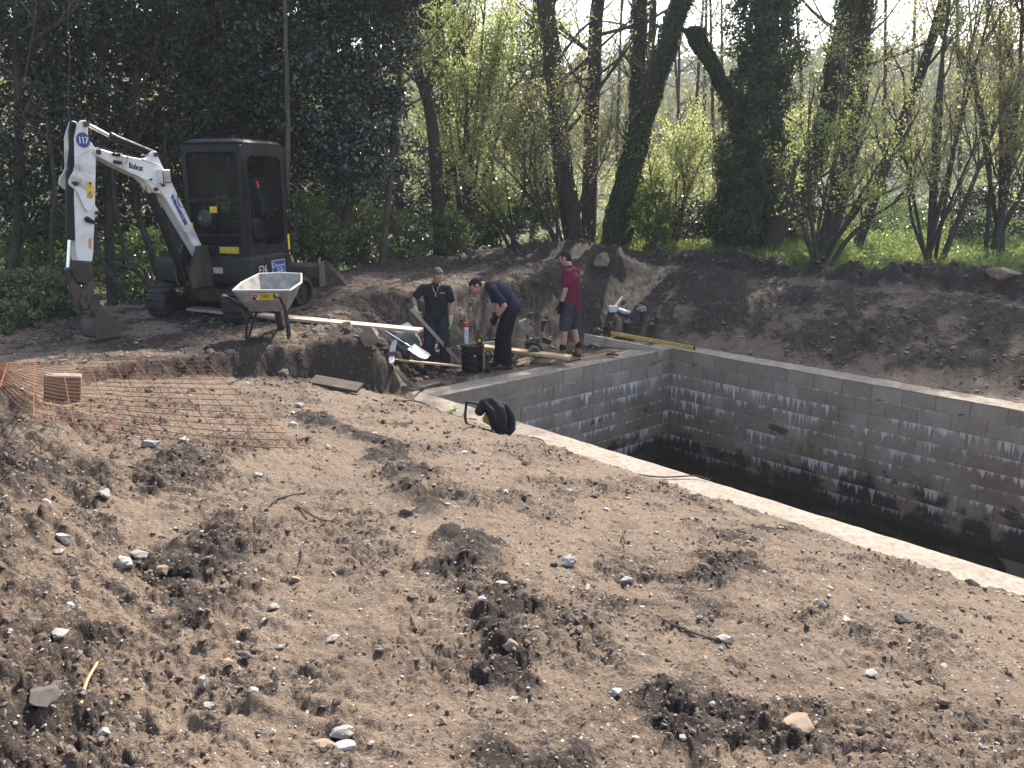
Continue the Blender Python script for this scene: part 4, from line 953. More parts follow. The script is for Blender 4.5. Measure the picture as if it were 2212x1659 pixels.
    MB().box(L(x1+.004, .22, 1.50), (.004, .11, .085), EM).build('warning_sticker', M['decal_yellow'], front)
    MB().box(L(x1+.004, -.17, 1.30), (.004, .10, .05), EM).build('warning_sticker', M['decal_yellow'], front)
    w_ = MB().box(L(x1+.006, .42, .965), (.004, .30, .085), EM).build('warning_sticker', M['decal_yellow'], front)
    wl = MB()
    for yy in (.53, .44):
        a_, b_, c_ = L(x1+.009, yy+.035, .937), L(x1+.009, yy-.035, .937), L(x1+.009, yy, .998)
        for p_, q_ in ((a_, b_), (b_, c_), (c_, a_)): wl.beam(p_, q_, .002, .006, FX)
    for p_, q_ in (((.36, .945), (.36, .98)), ((.36, .945), (.29, .945)), ((.29, .945), (.29, .98))): wl.beam(L(x1+.009, *p_), L(x1+.009, *q_), .002, .006, FX)
    wl.build('warning_pictogram', M['letter_black'], w_)['kind'] = 'stuff'
    MB().box(L(x0+.05, y1+.002, 1.02), (.05, .004, .22), EM).build('warning_sticker', M['decal_yellow'], door)
    # boom, arm, bucket ---------------------------------------------
    K = L(.83, .04, .62); bx, by_ = Vector((-5.03, 9.95, 0)), None
    B = Vector((bx.x-K.x, bx.y-K.y, 0)).normalized(); N = Vector((-B.y, B.x, 0))              # forward and left of the boom
    def src(cx, cy, o=(200, 440), sc=2.963): return ((o[0]+cx/sc)/1.8228, (o[1]+cy/sc)/1.8228)
    def bp(cx, cy, off=.085, o=(200, 440), sc=2.963): return on_plane(*src(cx, cy, o, sc), K+N*off, N)
    # swing post
    kp = MB(); kp.cyl(K+Vector((0, 0, -.16)), K+Vector((0, 0, .22)), .09, 16); kp.beam(K-B*.16, K+B*.14, .26, .30, bev=.03)
    for s in (-1, 1): kp.prism([K+N*(.13*s)+B*a+Vector((0, 0, c)) for a, c in ((-.12, -.12), (.20, -.14), (.24, .06), (.10, .42), (-.06, .42), (-.14, .1))], N*(.035*s))
    kp.build('swing_post', M['dark_steel'], exc, True, 35)
    MB().cyl(L(.62, .28, .60), L(.80, .12, .58), .022, 10).build('swing_cylinder_rod', M['chrome'], exc, True)
    boom_out = [(490, 440), (525, 425), (600, 440), (720, 475), (900, 520), (1060, 550), (1130, 530), (1165, 480), (1200, 455), (1235, 470), (1260, 540), (1320, 670), (1400, 800), (1480, 960), (1600, 1215), (1735, 1500), (1800, 1640), (1740, 1690), (1690, 1600), (1560, 1390), (1400, 1110), (1330, 1000), (1270, 950), (1215, 945), (1170, 890), (1130, 830), (1050, 765), (900, 700), (720, 610), (560, 525), (500, 515), (480, 480)]
    bo = MB(); bo.prism([bp(*p) for p in boom_out], -N*.17); boom = bo.build('boom', M['white_paint'], exc, False, 40, .006)
    def pin(cx, cy, r, off=.085, par=boom, thick=.03, m='dark_steel', nm='pin', **k):
        c = bp(cx, cy, off, **k); return MB().cyl(c-N*.02, c+N*thick, r, 14).build(nm, M[m], par, True, 40)
    pin(545, 470, .030); pin(1222, 500, .026); pin(1218, 905, .024); pin(1305, 860, .015); pin(1160, 790, .012)
    rib = MB(); rib.tube([bp(*p, off=.088) for p in ((1060, 552), (1160, 585), (1250, 620), (1310, 668))], .012, 6); rib.tube([bp(*p, off=.088) for p in ((1050, 765), (1140, 800), (1230, 850), (1290, 930), (1345, 1015))], .010, 6); rib.build('weld_rib', M['white_paint'], boom, True)
    # work lamp
    lc = bp(1325, 755, .13); rl = Matrix((-N, Vector((0, 0, 1)).cross(-N).normalized(), Vector((0, 0, 1)))).transposed()
    lamp = MB().box(lc, (.10, .13, .17), rl, .012).build('work_lamp', M['white_paint'], boom, True, 35)
    MB().box(lc+N*.051, (.006, .10, .135), rl, .002).build('lamp_lens', M['arm_dirty'], lamp)
    MB().box(lc+N*.049, (.006, .115, .15), rl).build('lamp_bezel', M['black_plastic'], lamp)
    # lettering on the boom
    o_, x_, y_ = bp(905, 655), bp(1080, 695)-bp(905, 655), bp(905, 580)-bp(905, 655); bold = M['letter_black']
    lettering('Bobcat', y_.length*1.28, o_, x_, x_.cross(N)*-1, bold, boom, x_.length/(y_.length*1.28*2.98), .006)
    d0, d1, d2, d3 = bp(1400, 1000), bp(1420, 955), bp(1592, 1300), bp(1565, 1330)
    db = MB().prism([q+N*.002 for q in (d0, d1, d2, d3)], N*.002).build('company_sticker', M['decal_blue'], boom)
    xx = (d2-d1).normalized(); yy_ = -xx.cross(N).normalized(); hgt = (d1-d0).length
    lettering('C', hgt*1.0, d0+xx*.02+yy_*.01+N*.004, xx, yy_, M['letter_white'], db, .8); lettering('Plant Hire', hgt*.55, d0+xx*.09+yy_*.03+N*.004, xx, yy_, M['letter_white'], db, .85); lettering('Exeter Devon', hgt*.28, d0+xx*.24+yy_*.065+N*.004, xx, yy_, M['letter_white'], db); lettering('01404 850567', hgt*.28, d0+xx*.24+yy_*.02+N*.004, xx, yy_, M['letter_white'], db)
    # hose guards on the boom side
    for cx, cy in ((760, 495), (775, 585)): MB().capsule(bp(cx-25, cy, .10), bp(cx+35, cy+8, .10), .022, .022, 9).build('hose_sleeve', M['black_plastic'], boom, True)
    gb = MB(); gb.tube([bp(*p, off=.115) for p in ((800, 485), (830, 495), (835, 600), (855, 615), (880, 590), (905, 505))], .008, 6); gb.build('hose_guard', M['arm_dirty'], boom, True)
    ho = MB(); ho.tube([bp(*p, off=.0) for p in ((520, 420), (640, 435), (760, 470), (900, 510), (1020, 535), (1120, 520), (1170, 470))], .016, 7); ho.build('hose', M['black_plastic'], boom, True)
    ho = MB(); ho.tube([bp(*p, off=.09) for p in ((1480, 960), (1485, 1040), (1510, 1100), (1545, 1118))], .006, 6); ho.build('cable', M['black_plastic'], boom, True)
    # arm cylinder
    ca, cb, cc = bp(410, 140, 0), bp(690, 285, 0), bp(1215, 500, 0)
    cyl = MB().cyl(cb-(cc-cb)*.0, cc, .048, 14).build('arm_cylinder', M['black_plastic'], exc, True, 40); MB().cyl(ca, cb, .026, 12).build('cylinder_rod', M['chrome'], cyl, True, 40)
    MB().cyl(cb-(cc-cb).normalized()*.01, cb+(cc-cb).normalized()*.05, .055, 14).build('cylinder_gland', M['black_plastic'], cyl, True, 40)
    # boom lift cylinder, under the boom
    lf = MB(); q0, q1 = bp(1120, 850, 0), K+B*.20+Vector((0, 0, -.02)); lf.cyl(q0.lerp(q1, .08), q1, .055, 14); lc_ = lf.build('lift_cylinder', M['black_plastic'], exc, True, 40); MB().cyl(q0, q0.lerp(q1, .10), .028, 12).build('cylinder_rod', M['chrome'], lc_, True, 40)
    # arm (dipper)
    arm_main = [(515, 415), (528, 440), (527, 600), (524, 800), (520, 1000), (520, 1090), (560, 1150), (552, 1212), (515, 1240), (497, 1659), (487, 1750), (318, 1740), (305, 1659), (290, 1350), (277, 1000), (283, 640), (285, 380), (345, 500), (470, 430)]
    am = MB(); am.prism([bp(*p, off=.055) for p in arm_main], -N*.13); arm = am.build('arm', M['white_paint'], exc, False, 40, .008)
    plate = [(340, 108), (372, 98), (402, 100), (428, 118), (440, 150), (434, 260), (460, 340), (510, 410), (527, 440), (526, 600), (522, 900), (518, 1080), (470, 1150), (440, 1170), (400, 1130), (365, 1050), (340, 990), (310, 930), (262, 888), (222, 855), (212, 815), (225, 770), (268, 700), (288, 640), (284, 480), (280, 310), (305, 200)]
    for s, nm in ((1, 'near'), (-1, 'far')):
        pm = MB(); dv = Vector((0, 0, 0)) if s == 1 else -N*.20
        pm.prism([bp(*p, off=.085)+dv for p in plate], -N*.022); pm.build('arm_side_plate', M['white_paint'], arm, False, 40, .004)
    for (cx, cy, r_) in ((405, 145, .032), (285, 840, .026), (252, 825, .012), (545, 1180, .022)): pin(cx, cy, r_, par=arm)
    pin(545, 470, .05, off=.087, par=arm, thick=.012, m='white_paint', nm='pivot_boss')
    wd = MB(); wd.tube([bp(*p, off=.09) for p in ((345, 510), (470, 428))], .007, 5); wd.tube([bp(*p, off=.09) for p in ((345, 690), (338, 680), (340, 600), (355, 598))], .006, 5); wd.tube([bp(*p, off=.09) for p in ((355, 860), (345, 850), (348, 775), (365, 768))], .006, 5); wd.build('weld_seam', M['white_paint'], arm, True)
    ring_o = bp(378, 330, .087); rd = MB().cyl(ring_o, ring_o+N*.003, .085, 28).build('number_disc', M['decal_blue'], arm); 
    xx = -B*.99; lettering('117', .105, ring_o+N*.0035-xx*.068+Vector((0, 0, -.038)), xx, (0, 0, 1), M['letter_white'], rd, .78, .006)
    y0_, y1_ = bp(420, 1005), bp(488, 815); 
    ys = MB().prism([bp(*p)+N*.001 for p in ((418, 1000), (420, 808), (490, 812), (488, 1018))], N*.002).build('warning_sticker', M['decal_yellow'], arm)
    tri = [bp(*p)+N*.005 for p in ((426, 985), (452, 925), (482, 1000))]; tm = MB()
    for p_, q_ in zip(tri, tri[1:]+tri[:1]): tm.beam(p_, q_, .002, .008, N)
    tm.beam(bp(445, 970)+N*.005, bp(462, 960)+N*.005, .002, .012, N); tm.beam(bp(455, 845)+N*.005, bp(455, 880)+N*.005, .002, .010, N); tm.ball(bp(455, 835)+N*.004, .014, 8, 6); tm.build('warning_pictogram', M['letter_black'], ys)['kind'] = 'stuff'
    MB().prism([bp(*p, off=.056)+N*.001 for p in ((440, 1590), (442, 1475), (475, 1478), (472, 1600))], N*.002).build('orange_sticker', M['decal_orange'], arm)
    MB().capsule(bp(430, 1255, .075), bp(500, 1290, .075), .035, .022, 10).build('grease_fitting', M['black_plastic'], arm, True)
    hs = MB(); hs.tube([bp(*p, off=-.01) for p in ((255, 120), (235, 230), (240, 420), (225, 600), (232, 780))], .03, 8); hs.tube([bp(*p, off=.03) for p in ((290, 140), (262, 260), (265, 480), (255, 640))], .014, 7); hs.build('hose', M['black_plastic'], arm, True)
    # bucket cylinder along the outer side of the arm
    c1, c2, c3 = bp(232, 690, -.01), bp(222, 1495, -.01), bp(255, 380, -.01, o=(200, 950), sc=3.686)
    bc = MB().cyl(c1, c2, .052, 16).build('bucket_cylinder', M['black_plastic'], exc, True, 40); MB().cyl(c2, c3, .024, 12).build('cylinder_rod', M['chrome'], bc, True, 40)
    # linkage and bucket (traced on the arm's plane)
    def b6(cx, cy, off): return bp(cx, cy, off, o=(200, 950), sc=3.686)
    kn = MB(); kn.prism([b6(*p, .09) for p in ((310, 430), (330, 360), (400, 305), (500, 290), (580, 310), (625, 370), (630, 520), (600, 600), (520, 640), (400, 590), (340, 520))], -N*.19); lk = kn.build('arm_end_casting', M['dark_steel'], exc, False, 40, .012)
    for s in (.10, -.12):
        MB().prism([b6(*p, s) for p in ((560, 600), (610, 570), (660, 600), (640, 700), (580, 900), (540, 980), (480, 990), (440, 920), (450, 800), (500, 700))], -N*.03).build('bucket_link', M['bucket_steel'], lk, False, 40, .006)
        MB().prism([b6(*p, s-.035) for p in ((200, 420), (280, 390), (330, 440), (430, 720), (470, 1000), (440, 1080), (380, 1060), (330, 800), (240, 560))], -N*.028).build('tipping_link', M['dark_steel'], lk, False, 40, .006)
    for (cx, cy, r_) in ((470, 790, .035), (510, 930, .03), (690, 810, .032), (575, 1030, .032), (640, 620, .03)):
        c = b6(cx, cy, 0); MB().cyl(c-N*.16, c+N*.125, r_, 14).build('pin', M['bucket_steel'], lk, True, 40)
    for s in (.07, -.10): MB().prism([b6(*p, s) for p in ((620, 780), (680, 755), (720, 800), (715, 900), (860, 1060), (900, 1160), (640, 1090), (560, 1120), (540, 1060), (560, 980))], -N*.025).build('bucket_ear', M['bucket_steel'], exc, False, 40, .006)
    outline = [(660, 1080), (700, 970), (820, 1060), (960, 1150), (1080, 1220), (1085, 1285), (1020, 1335), (900, 1380), (780, 1405), (690, 1418), (645, 1380), (622, 1280), (630, 1180)]
    bw_ = .145; bk2 = MB(); pl_ = [b6(*p, bw_) for p in outline]; 
    bk2.prism(pl_, -N*.02); bk2.prism([p-N*(2*bw_) for p in pl_], N*.02)
    for i in range(9, len(outline)-1): pass
    shell = outline[4:]+outline[:1]; n_ = len(shell); A_ = [b6(*p, bw_) for p in shell]; cen = sum(A_, Vector())/n_
    I_ = [a+(cen-a).normalized()*.02 for a in A_]; vs = A_+[a-N*2*bw_ for a in A_]+I_+[a-N*2*bw_ for a in I_]; fs = []
    for i in range(n_-1): fs += [(i, i+1, n_+i+1, n_+i), (2*n_+i, 3*n_+i, 3*n_+i+1, 2*n_+i+1)]
    fs += [(0, n_, 3*n_, 2*n_), (n_-1, 2*n_+n_-1, 3*n_+n_-1, n_+n_-1)]
    bk2.add(vs, fs); bucket = bk2.build('bucket', M['bucket_steel'], exc, True, 35)
    lip = MB(); e0 = b6(1085, 1255, bw_); lip.beam(e0, e0-N*2*bw_, .09, .02, B); lip.build('bucket_lip', M['bucket_steel'], bucket)
    for i in range(4):
        c = e0-N*(.03+.077*i); tt = MB(); d_ = (b6(1200, 1240, 0)-b6(1085, 1200, 0)).normalized(); tt.prism([c-Vector((0, 0, .012))-N*.025, c-Vector((0, 0, .012))+N*.025, c+d_*.12+N*.012, c+d_*.12-N*.012], (0, 0, .025)); tt.build('bucket_tooth', M['bucket_steel'], bucket)
build_excavator()
# spare bucket lying behind the machine
sbk = empty('spare_bucket', on(705, 575, 1.15), 'rusty spare digger bucket lying behind the dozer blade', 'bucket')
def spare():
    c = at(712, 588, 14.6); c.z = gz(c.x, c.y); X = Vector((1, .15, 0)).normalized(); Yv = Vector((-.15, 1, 0)); pr = [(-.45, .0), (.30, .0), (.42, .05), (.12, .42), (-.05, .52), (-.22, .48), (-.36, .34), (-.46, .15)]
    m = MB(); ar = [c+X*a*.62+Vector((0, 0, z*.62)) for a, z in pr]; m.prism(ar, Yv*.02); m.prism([p+Yv*.5 for p in ar], Yv*.02)
    k = ar[2:]+ar[:1]; n = len(k); vs = k+[p+Yv*.5 for p in k]; m.add(vs, [(i, i+1, n+i+1, n+i) for i in range(n-1)]); m.build('bucket_shell', M['bucket_steel'], sbk, False)
    for s in (.15, .33): MB().prism([c+X*a*.62+Yv*s+Vector((0, 0, z*.62)) for a, z in ((-.3, .40), (-.02, .5), (-.06, .68), (-.20, .70))], Yv*.025).build('bucket_ear', M['bucket_steel'], sbk)
spare()
# ------------------------------------------------------------------ people
def skin_mat(name, c):
    t = NT(name); v = t.obj(); n = t.noise(18, 4, .6, v); cc = t.mix(t.maprange(n, .35, .65), c, tuple(x*q for x, q in zip(c, (.86, .74, .70))))
    return t.done(t.bsdf(cc, .5, .4, 0, t.bump(t.noise(90, 3, .6, v), .12, .004), **{'Subsurface Weight': .08}))
def cloth_mat(name, c, k=.72, rough=.9):
    t = NT(name); v = t.obj(); n = t.noise(5, 4, .6, v); w = t.noise(260, 2, .6, v); f = t.noise(11, 3, .55, v, 1.2)
    cc = t.mix(t.maprange(n, .35, .65), c, tuple(x*k for x in c)); 
    return t.done(t.bsdf(cc, rough, .2, 0, t.bump(t.math('ADD', t.math('MULTIPLY', f, 2.2), t.math('MULTIPLY', w, .15)), .55, .018)))
M['skin'] = skin_mat('skin', (.46, .27, .19)); M['navy'] = cloth_mat('navy shirt', (.018, .022, .040)); M['charcoal'] = cloth_mat('charcoal shirt', (.024, .026, .034)); M['maroon'] = cloth_mat('maroon shirt', (.150, .016, .040))
M['work_trouser'] = cloth_mat('dark work trousers', (.040, .043, .055)); M['black_trouser'] = cloth_mat('black trousers', (.010, .010, .012)); M['shorts'] = cloth_mat('dark grey shorts', (.052, .054, .062))
M['glove_green'] = cloth_mat('pale green glove', (.50, .56, .26), .8); M['glove_black'] = cloth_mat('black glove', (.012, .012, .013))
M['hair_grey'] = cloth_mat('grey hair', (.115, .10, .088), .55); M['hair_dark'] = cloth_mat('dark hair', (.018, .014, .012), .6); M['hair_brown'] = cloth_mat('brown hair', (.045, .030, .021), .6)
M['boot_tan'] = worn('tan boot', (.24, .13, .06), (.15, .085, .045), .75, 8, .7, .3, 0, .3, 60, (.10, .075, .055), .5); M['boot_dark'] = worn('dark boot', (.07, .05, .038), (.04, .03, .025), .75, 8, .7, .3, 0, .3, 60, (.12, .09, .07), .5); M['sock'] = cloth_mat('black sock', (.012, .012, .013))
M['silver'] = worn('silver', (.6, .6, .6), None, .3, 8, .3, .5, 1)

def remesh(mb, name, voxel, mat, parent, smooth=3, fac=.5, kind=None):
    me = mb.mesh(name+'_raw'); ob = bpy.data.objects.new(name+'_raw', me); col.objects.link(ob)
    m = ob.modifiers.new('r', 'REMESH'); m.mode = 'VOXEL'; m.voxel_size = voxel; m.use_smooth_shade = True
    if smooth: q = ob.modifiers.new('s', 'SMOOTH'); q.factor = fac; q.iterations = smooth
    bpy.context.view_layer.update(); dg = bpy.context.evaluated_depsgraph_get(); out = bpy.data.meshes.new_from_object(ob.evaluated_get(dg)); out.materials.clear()
    bpy.data.objects.remove(ob); bpy.data.meshes.remove(me); shade(out, True); out.name = name
    return link(name, out, parent, mat)
def chain(mb, pts, rad, n=12, side=None, k=4):
    """tapering limb through joints with rounded ends"""
    pts = [Vector(p) for p in pts]; rad = [(r, r) if not hasattr(r, '__len__') else r for r in rad]
    P = []; Q = []
    for i in range(len(pts)-1):
        for j in range(k):
            t = j/k; P.append(pts[i].lerp(pts[i+1], t)); Q.append(tuple(a+(b-a)*(t*t*(3-2*t)) for a, b in zip(rad[i], rad[i+1])))
    P.append(pts[-1]); Q.append(rad[-1])
    d0 = (P[0]-P[1]).normalized(); d1 = (P[-1]-P[-2]).normalized(); r0, r1 = min(rad[0]), min(rad[-1])
    P = [P[0]+d0*r0*.7, P[0]+d0*r0*.45]+P+[P[-1]+d1*r1*.45, P[-1]+d1*r1*.7]; Q = [tuple(a*.45 for a in Q[0]), tuple(a*.85 for a in Q[0])]+Q+[tuple(a*.85 for a in Q[-1]), tuple(a*.45 for a in Q[-1])]
    mb.tube(P, Q, n, side=side); return mb
def hand(mb, wrist, d, palm_n, thumb, curl=.5, s=1., grow=0):
    """palm, four unequal bent fingers and a thumb; d pointing direction, palm_n the palm's normal, thumb the thumb side"""
    w = Vector(wrist); d = Vector(d).normalized(); t = Vector(thumb); t = (t-d*t.dot(d)).normalized(); n = Vector(palm_n); n = (n-d*n.dot(d)-t*n.dot(t)); n = n.normalized() if n.length > .1 else d.cross(t)
    chain(mb, [w-d*.03, w+d*.02*s, w+d*.085*s], [(.026+grow, .022+grow), (.036+grow, .02+grow), (.04+grow, .017+grow)], 10, t)
    for i, (o, ln) in enumerate(((.030, .072), (.010, .080), (-.010, .074), (-.030, .058))):
        p = w+d*.08*s+t*o*s; r_ = .0095+grow*.8; q = p; dd = d.copy(); pts = [p-d*.02]
        for j, f in enumerate((.45, .32, .23)):
            a = curl*(.35+.55*j); dd = (d*math.cos(a)+n*math.sin(a)); q = q+dd*(ln*f*s); pts.append(q)
        chain(mb, pts, [r_, r_, r_*.92, r_*.8], 7, t, 2)
    b = w+d*.025*s+t*.03*s; chain(mb, [b-t*.01, b+t*.025*s+d*.025*s+n*.008, b+t*.03*s+d*.058*s+n*.02*curl*2], [.014+grow, .012+grow, .010+grow], 7, n, 2)
def head(mb, c, f, u, s=1.):
    """head with jaw, nose, brow, ears and mouth; c centre, f face direction, u crown direction"""
    c = Vector(c); f = Vector(f).normalized(); u = Vector(u); u = (u-f*u.dot(f)).normalized(); l = u.cross(f); Rm = Matrix((f, l, u)).transposed()
    def q(a, b, h): return c+f*a*s+l*b*s+u*h*s
    mb.ball(q(-.012, 0, .025), (.098*s, .078*s, .098*s), 20, 14, Rm); mb.ball(q(.022, 0, -.035), (.066*s, .060*s, .082*s), 18, 12, Rm)
    mb.ball(q(.052, 0, -.085), (.030*s, .036*s, .026*s), 12, 8, Rm)                                  # chin
    mb.tube([q(.078, 0, .018), q(.096, 0, -.008), q(.108, 0, -.028), q(.092, 0, -.036)], [.009*s, .011*s, .015*s, .010*s], 8)      # nose
    for k in (-1, 1):
        mb.ball(q(.078, .034*k, .022), (.014*s, .026*s, .010*s), 10, 6, Rm)                          # brow
        mb.ball(q(.066, .040*k, -.025), (.022*s, .022*s, .022*s), 10, 6, Rm)                         # cheek
        mb.ball(q(-.012, .080*k, -.008), (.020*s, .011*s, .032*s), 10, 8, Rm)                        # ear
    mb.ball(q(.082, 0, -.058), (.012*s, .024*s, .007*s), 10, 6, Rm); mb.ball(q(.080, 0, -.069), (.012*s, .021*s, .006*s), 10, 6, Rm)
    return q, Rm
def hair_cap(mb, q, Rm, s=1., low=0):
    mb.ball(q(-.020, 0, .038), (.094*s, .080*s, .088*s), 20, 12, Rm); mb.ball(q(-.052, 0, -.005), (.057*s, .073*s, .070*s), 16, 10, Rm)
    for k in (-1, 1): mb.ball(q(.012, .070*k, .015), (.018*s, .012*s, .026*s), 10, 8, Rm)
    mb.ball(q(.035, 0, .082), (.046*s, .060*s, .026*s), 14, 8, Rm)
def face_marks(q, root, s=1.):
    e = MB()
    for k in (-1, 1):
        e.ball(q(.079, .031*k, .006), .0085*s, 8, 6)
    e.build('eyes', M['boot_dark'], root, True)['kind'] = 'stuff'
def person(label, org, J, kit, hs=1.):
    """J: joints in metres from the feet point (x right in the photo, y away, z up)"""
    o = Vector(org); root = empty('person', o, label, 'person')
    g = {k: o+Vector(v) for k, v in J.items() if hasattr(v, '__len__') and k not in ('face', 'crown', 'hipside', 'shside', 'fl', 'fr', 'hdl', 'hdr', 'tl', 'tr', 'pl', 'pr')}
    hipv, shv = Vector(J['hipside']), Vector(J['shside'])
    b = MB(); shorts = kit.get('shorts')
    # torso
    hp, ch, nk = g['hip'], g['chest'], g['neck']; wst = hp.lerp(ch, .5)+Vector(J.get('belly', (0, 0, 0)))
    chain(b, [hp, wst, ch, nk.lerp(ch, .25)], [(.155, .108), (.14, .10), (.165, .112), (.09, .07)], 18, hipv)
    chain(b, [nk.lerp(ch, .3), nk, g['head']], [.062, .055, .055], 12)
    for s_ in 'lr':
        chain(b, [g['sh'+s_], g['el'+s_], g['wr'+s_]], [.052, .043, .031], 12)
        chain(b, [g['hp'+s_], g['kn'+s_], g['kn'+s_].lerp(g['an'+s_], .35), g['an'+s_]], [.080, .054, .055, .036], 14)
        fd = Vector(J['f'+s_]).normalized(); a = g['an'+s_]; chain(b, [a+Vector((0, 0, -.05))-fd*.03, a+Vector((0, 0, -.055))+fd*.13], [.035, .03], 10)
    q, Rm = head(b, g['head'], J['face'], J['crown'], hs)
    for s_ in 'lr': hand(b, g['wr'+s_], J['hd'+s_], J['p'+s_], J['t'+s_], J.get('c'+s_, .5), .92)
    body = remesh(b, 'body', .0105, M['skin'], root, 3, .45)
    h = MB(); hair_cap(h, q, Rm, hs*1.005); remesh(h, 'hair', .009, M[kit['hair']], root, 2)
    face_marks(q, root, hs)
    # shirt
    s = MB(); gr = .022
    chain(s, [hp+(wst-hp)*.0-(ch-hp).normalized()*kit.get('hem', .06), hp.lerp(wst, .5), wst, ch, ch.lerp(nk, .62)], [(.192, .150), (.188, .148), (.184, .146), (.200, .150), (.125, .100)], 20, hipv)
    chain(s, [nk.lerp(ch, .35), nk.lerp(ch, .05)], [(.085, .078), (.066, .064)], 14, shv)
    for s_ in 'lr':
        sh, el = g['sh'+s_], g['el'+s_]; chain(s, [ch.lerp(nk, .55), sh.lerp(ch, .12), sh], [.075, .074, .066], 12); chain(s, [sh, sh.lerp(el, .45), sh.lerp(el, .74)], [.067, .066, .068], 14)
    remesh(s, 'shirt', .011, M[kit['shirt']], root, 3)
    # trousers or shorts
    t = MB(); up = (wst-hp).normalized(); chain(t, [hp+up*.07, hp, hp-up*.06], [(.165, .122), (.176, .134), (.165, .128)], 18, hipv)
    for s_ in 'lr':
        H_, K_, A_ = g['hp'+s_], g['kn'+s_], g['an'+s_]
        if shorts: chain(t, [H_, H_.lerp(K_, .5), H_.lerp(K_, .92)], [.116, .112, .106], 16)
        else: chain(t, [H_, H_.lerp(K_, .5), K_, K_.lerp(A_, .5), A_.lerp(K_, .02)], [.116, .106, .090, .084, .086], 16)
    remesh(t, 'shorts' if shorts else 'trousers', .012, M[kit['legs']], root, 3)
    bl = MB(); chain(bl, [hp+up*.060, hp+up*.085], [(.172, .129), (.171, .128)], 20, hipv, 2); bl.build('belt', M['black_plastic'], root, True, 50)
    for s_ in 'lr':
        a = g['an'+s_]; fd = Vector(J['f'+s_]); fd.z = 0; fd.normalize(); sd = Vector((-fd.y, fd.x, 0))
        bt = MB(); z0 = Vector((0, 0, 1)); chain(bt, [a+z0*.045, a-z0*.02, a-z0*.045-fd*.01], [.052, .053, .05], 12)
        chain(bt, [a-z0*.052-fd*.045, a-z0*.052+fd*.05, a-z0*.062+fd*.15], [(.042, .040), (.046, .040), (.046, .026)], 12, sd)
        bo = remesh(bt, 'boot', .0085, M[kit['boot']], root, 2)
        so = MB(); pts = []
        for i in range(16):
            an = 2*math.pi*i/16; ca, sa = math.cos(an), math.sin(an); pts.append(a-z0*.098+fd*(.052+ca*.142)+sd*(sa*(.05 if ca > 0 else .044)))
        so.prism(pts, (0, 0, .024)); so.build('sole', M['black_plastic'] if kit['boot'] != 'boot_tan' else M['boot_dark'], bo, True, 40)
        if shorts:
            sk = MB(); chain(sk, [a+z0*.02, a+z0*.11], [.050, .055], 12); remesh(sk, 'sock', .011, M['sock'], root, 1)
        gl = MB(); hand(gl, g['wr'+s_], J['hd'+s_], J['p'+s_], J['t'+s_], J.get('c'+s_, .5), .95, .0045); hd_ = Vector(J['hd'+s_]).normalized(); ad = (g['wr'+s_]-g['el'+s_]).normalized(); chain(gl, [g['wr'+s_]-ad*.055, g['wr'+s_]+hd_*.01], [.037, .034], 12)
        remesh(gl, 'glove', .0068, M[kit['glove']], root, 1)
    return root, g, q
# man in maroon: stands with his back half turned to the camera, looking left and down
o3 = on(1228, 772, 0); o3.z = gz(o3.x, o3.y)+.0
F3 = Vector((-.86, .51, 0)); L3 = Vector((-.51, -.86, 0))
J3 = dict(hip=(.02, 0, .95), chest=(.015, 0, 1.30), neck=(-.01, .01, 1.505), head=(-.075, .04, 1.635), hipside=L3, shside=L3,
    shl=tuple(Vector((.01, 0, 1.43))+L3*.185), shr=tuple(Vector((.01, 0, 1.43))-L3*.185), ell=(-.085, -.21, 1.145), elr=(.10, .20, 1.15), wrl=(-.155, -.22, .90), wrr=(-.02, .30, .92),
    hpl=tuple(Vector((.02, 0, .90))+L3*.095), hpr=tuple(Vector((.02, 0, .90))-L3*.095), knl=(-.075, -.10, .50), knr=(.085, .10, .50), anl=(-.10, -.10, .10), anr=(.165, .09, .10),
    fl=(-.95, .15, 0), fr=(-.35, .9, 0), face=(-.84, .46, -.36), crown=(-.3, .1, .95), hdl=(-.12, 0, -1), hdr=(-.1, 0, -1), pl=(.3, .9, 0), pr=(-.3, -.9, 0), tl=(-1, .1, 0), tr=(-1, .1, 0), cl=.55, cr=.55)
person('man in maroon shirt and dark shorts standing on the tank wall', o3, J3, dict(hair='hair_brown', shirt='maroon', legs='shorts', shorts=True, boot='boot_tan', glove='glove_black', hem=.07))
# man bending over beside the drum
o2 = on(1096, 796, 0); o2.z = gz(o2.x, o2.y)
LL = Vector((0, -1, 0))
J2 = dict(hip=(.055, .02, .97), chest=(-.14, .02, 1.235), neck=(-.335, .02, 1.305), head=(-.475, .01, 1.285), hipside=LL, shside=LL, belly=(-.005, 0, .035),
    shl=(-.215, -.165, 1.245), shr=(-.225, .20, 1.235), ell=(-.035, -.225, 1.015), elr=(-.20, .20, .98), wrl=(-.175, -.13, .815), wrr=(-.20, .07, .80),
    hpl=(.05, -.08, .93), hpr=(.05, .115, .93), knl=(-.03, -.09, .50), knr=(-.10, .13, .50), anl=(.0, -.09, .10), anr=(-.14, .16, .10),
    fl=(-.98, -.12, 0), fr=(-.98, .05, 0), face=(-.72, -.12, -.68), crown=(-.70, .03, .70), hdl=(-.35, .25, -.9), hdr=(-.1, -.2, -1), pl=(.2, .9, .2), pr=(.2, -.9, .2), tl=(-1, 0, -.2), tr=(-1, 0, -.2), cl=.8, cr=.8)
person('man in navy shirt and black trousers bending over beside the drum', o2, J2, dict(hair='hair_dark', shirt='navy', legs='black_trouser', boot='boot_dark', glove='glove_black', hem=.03))
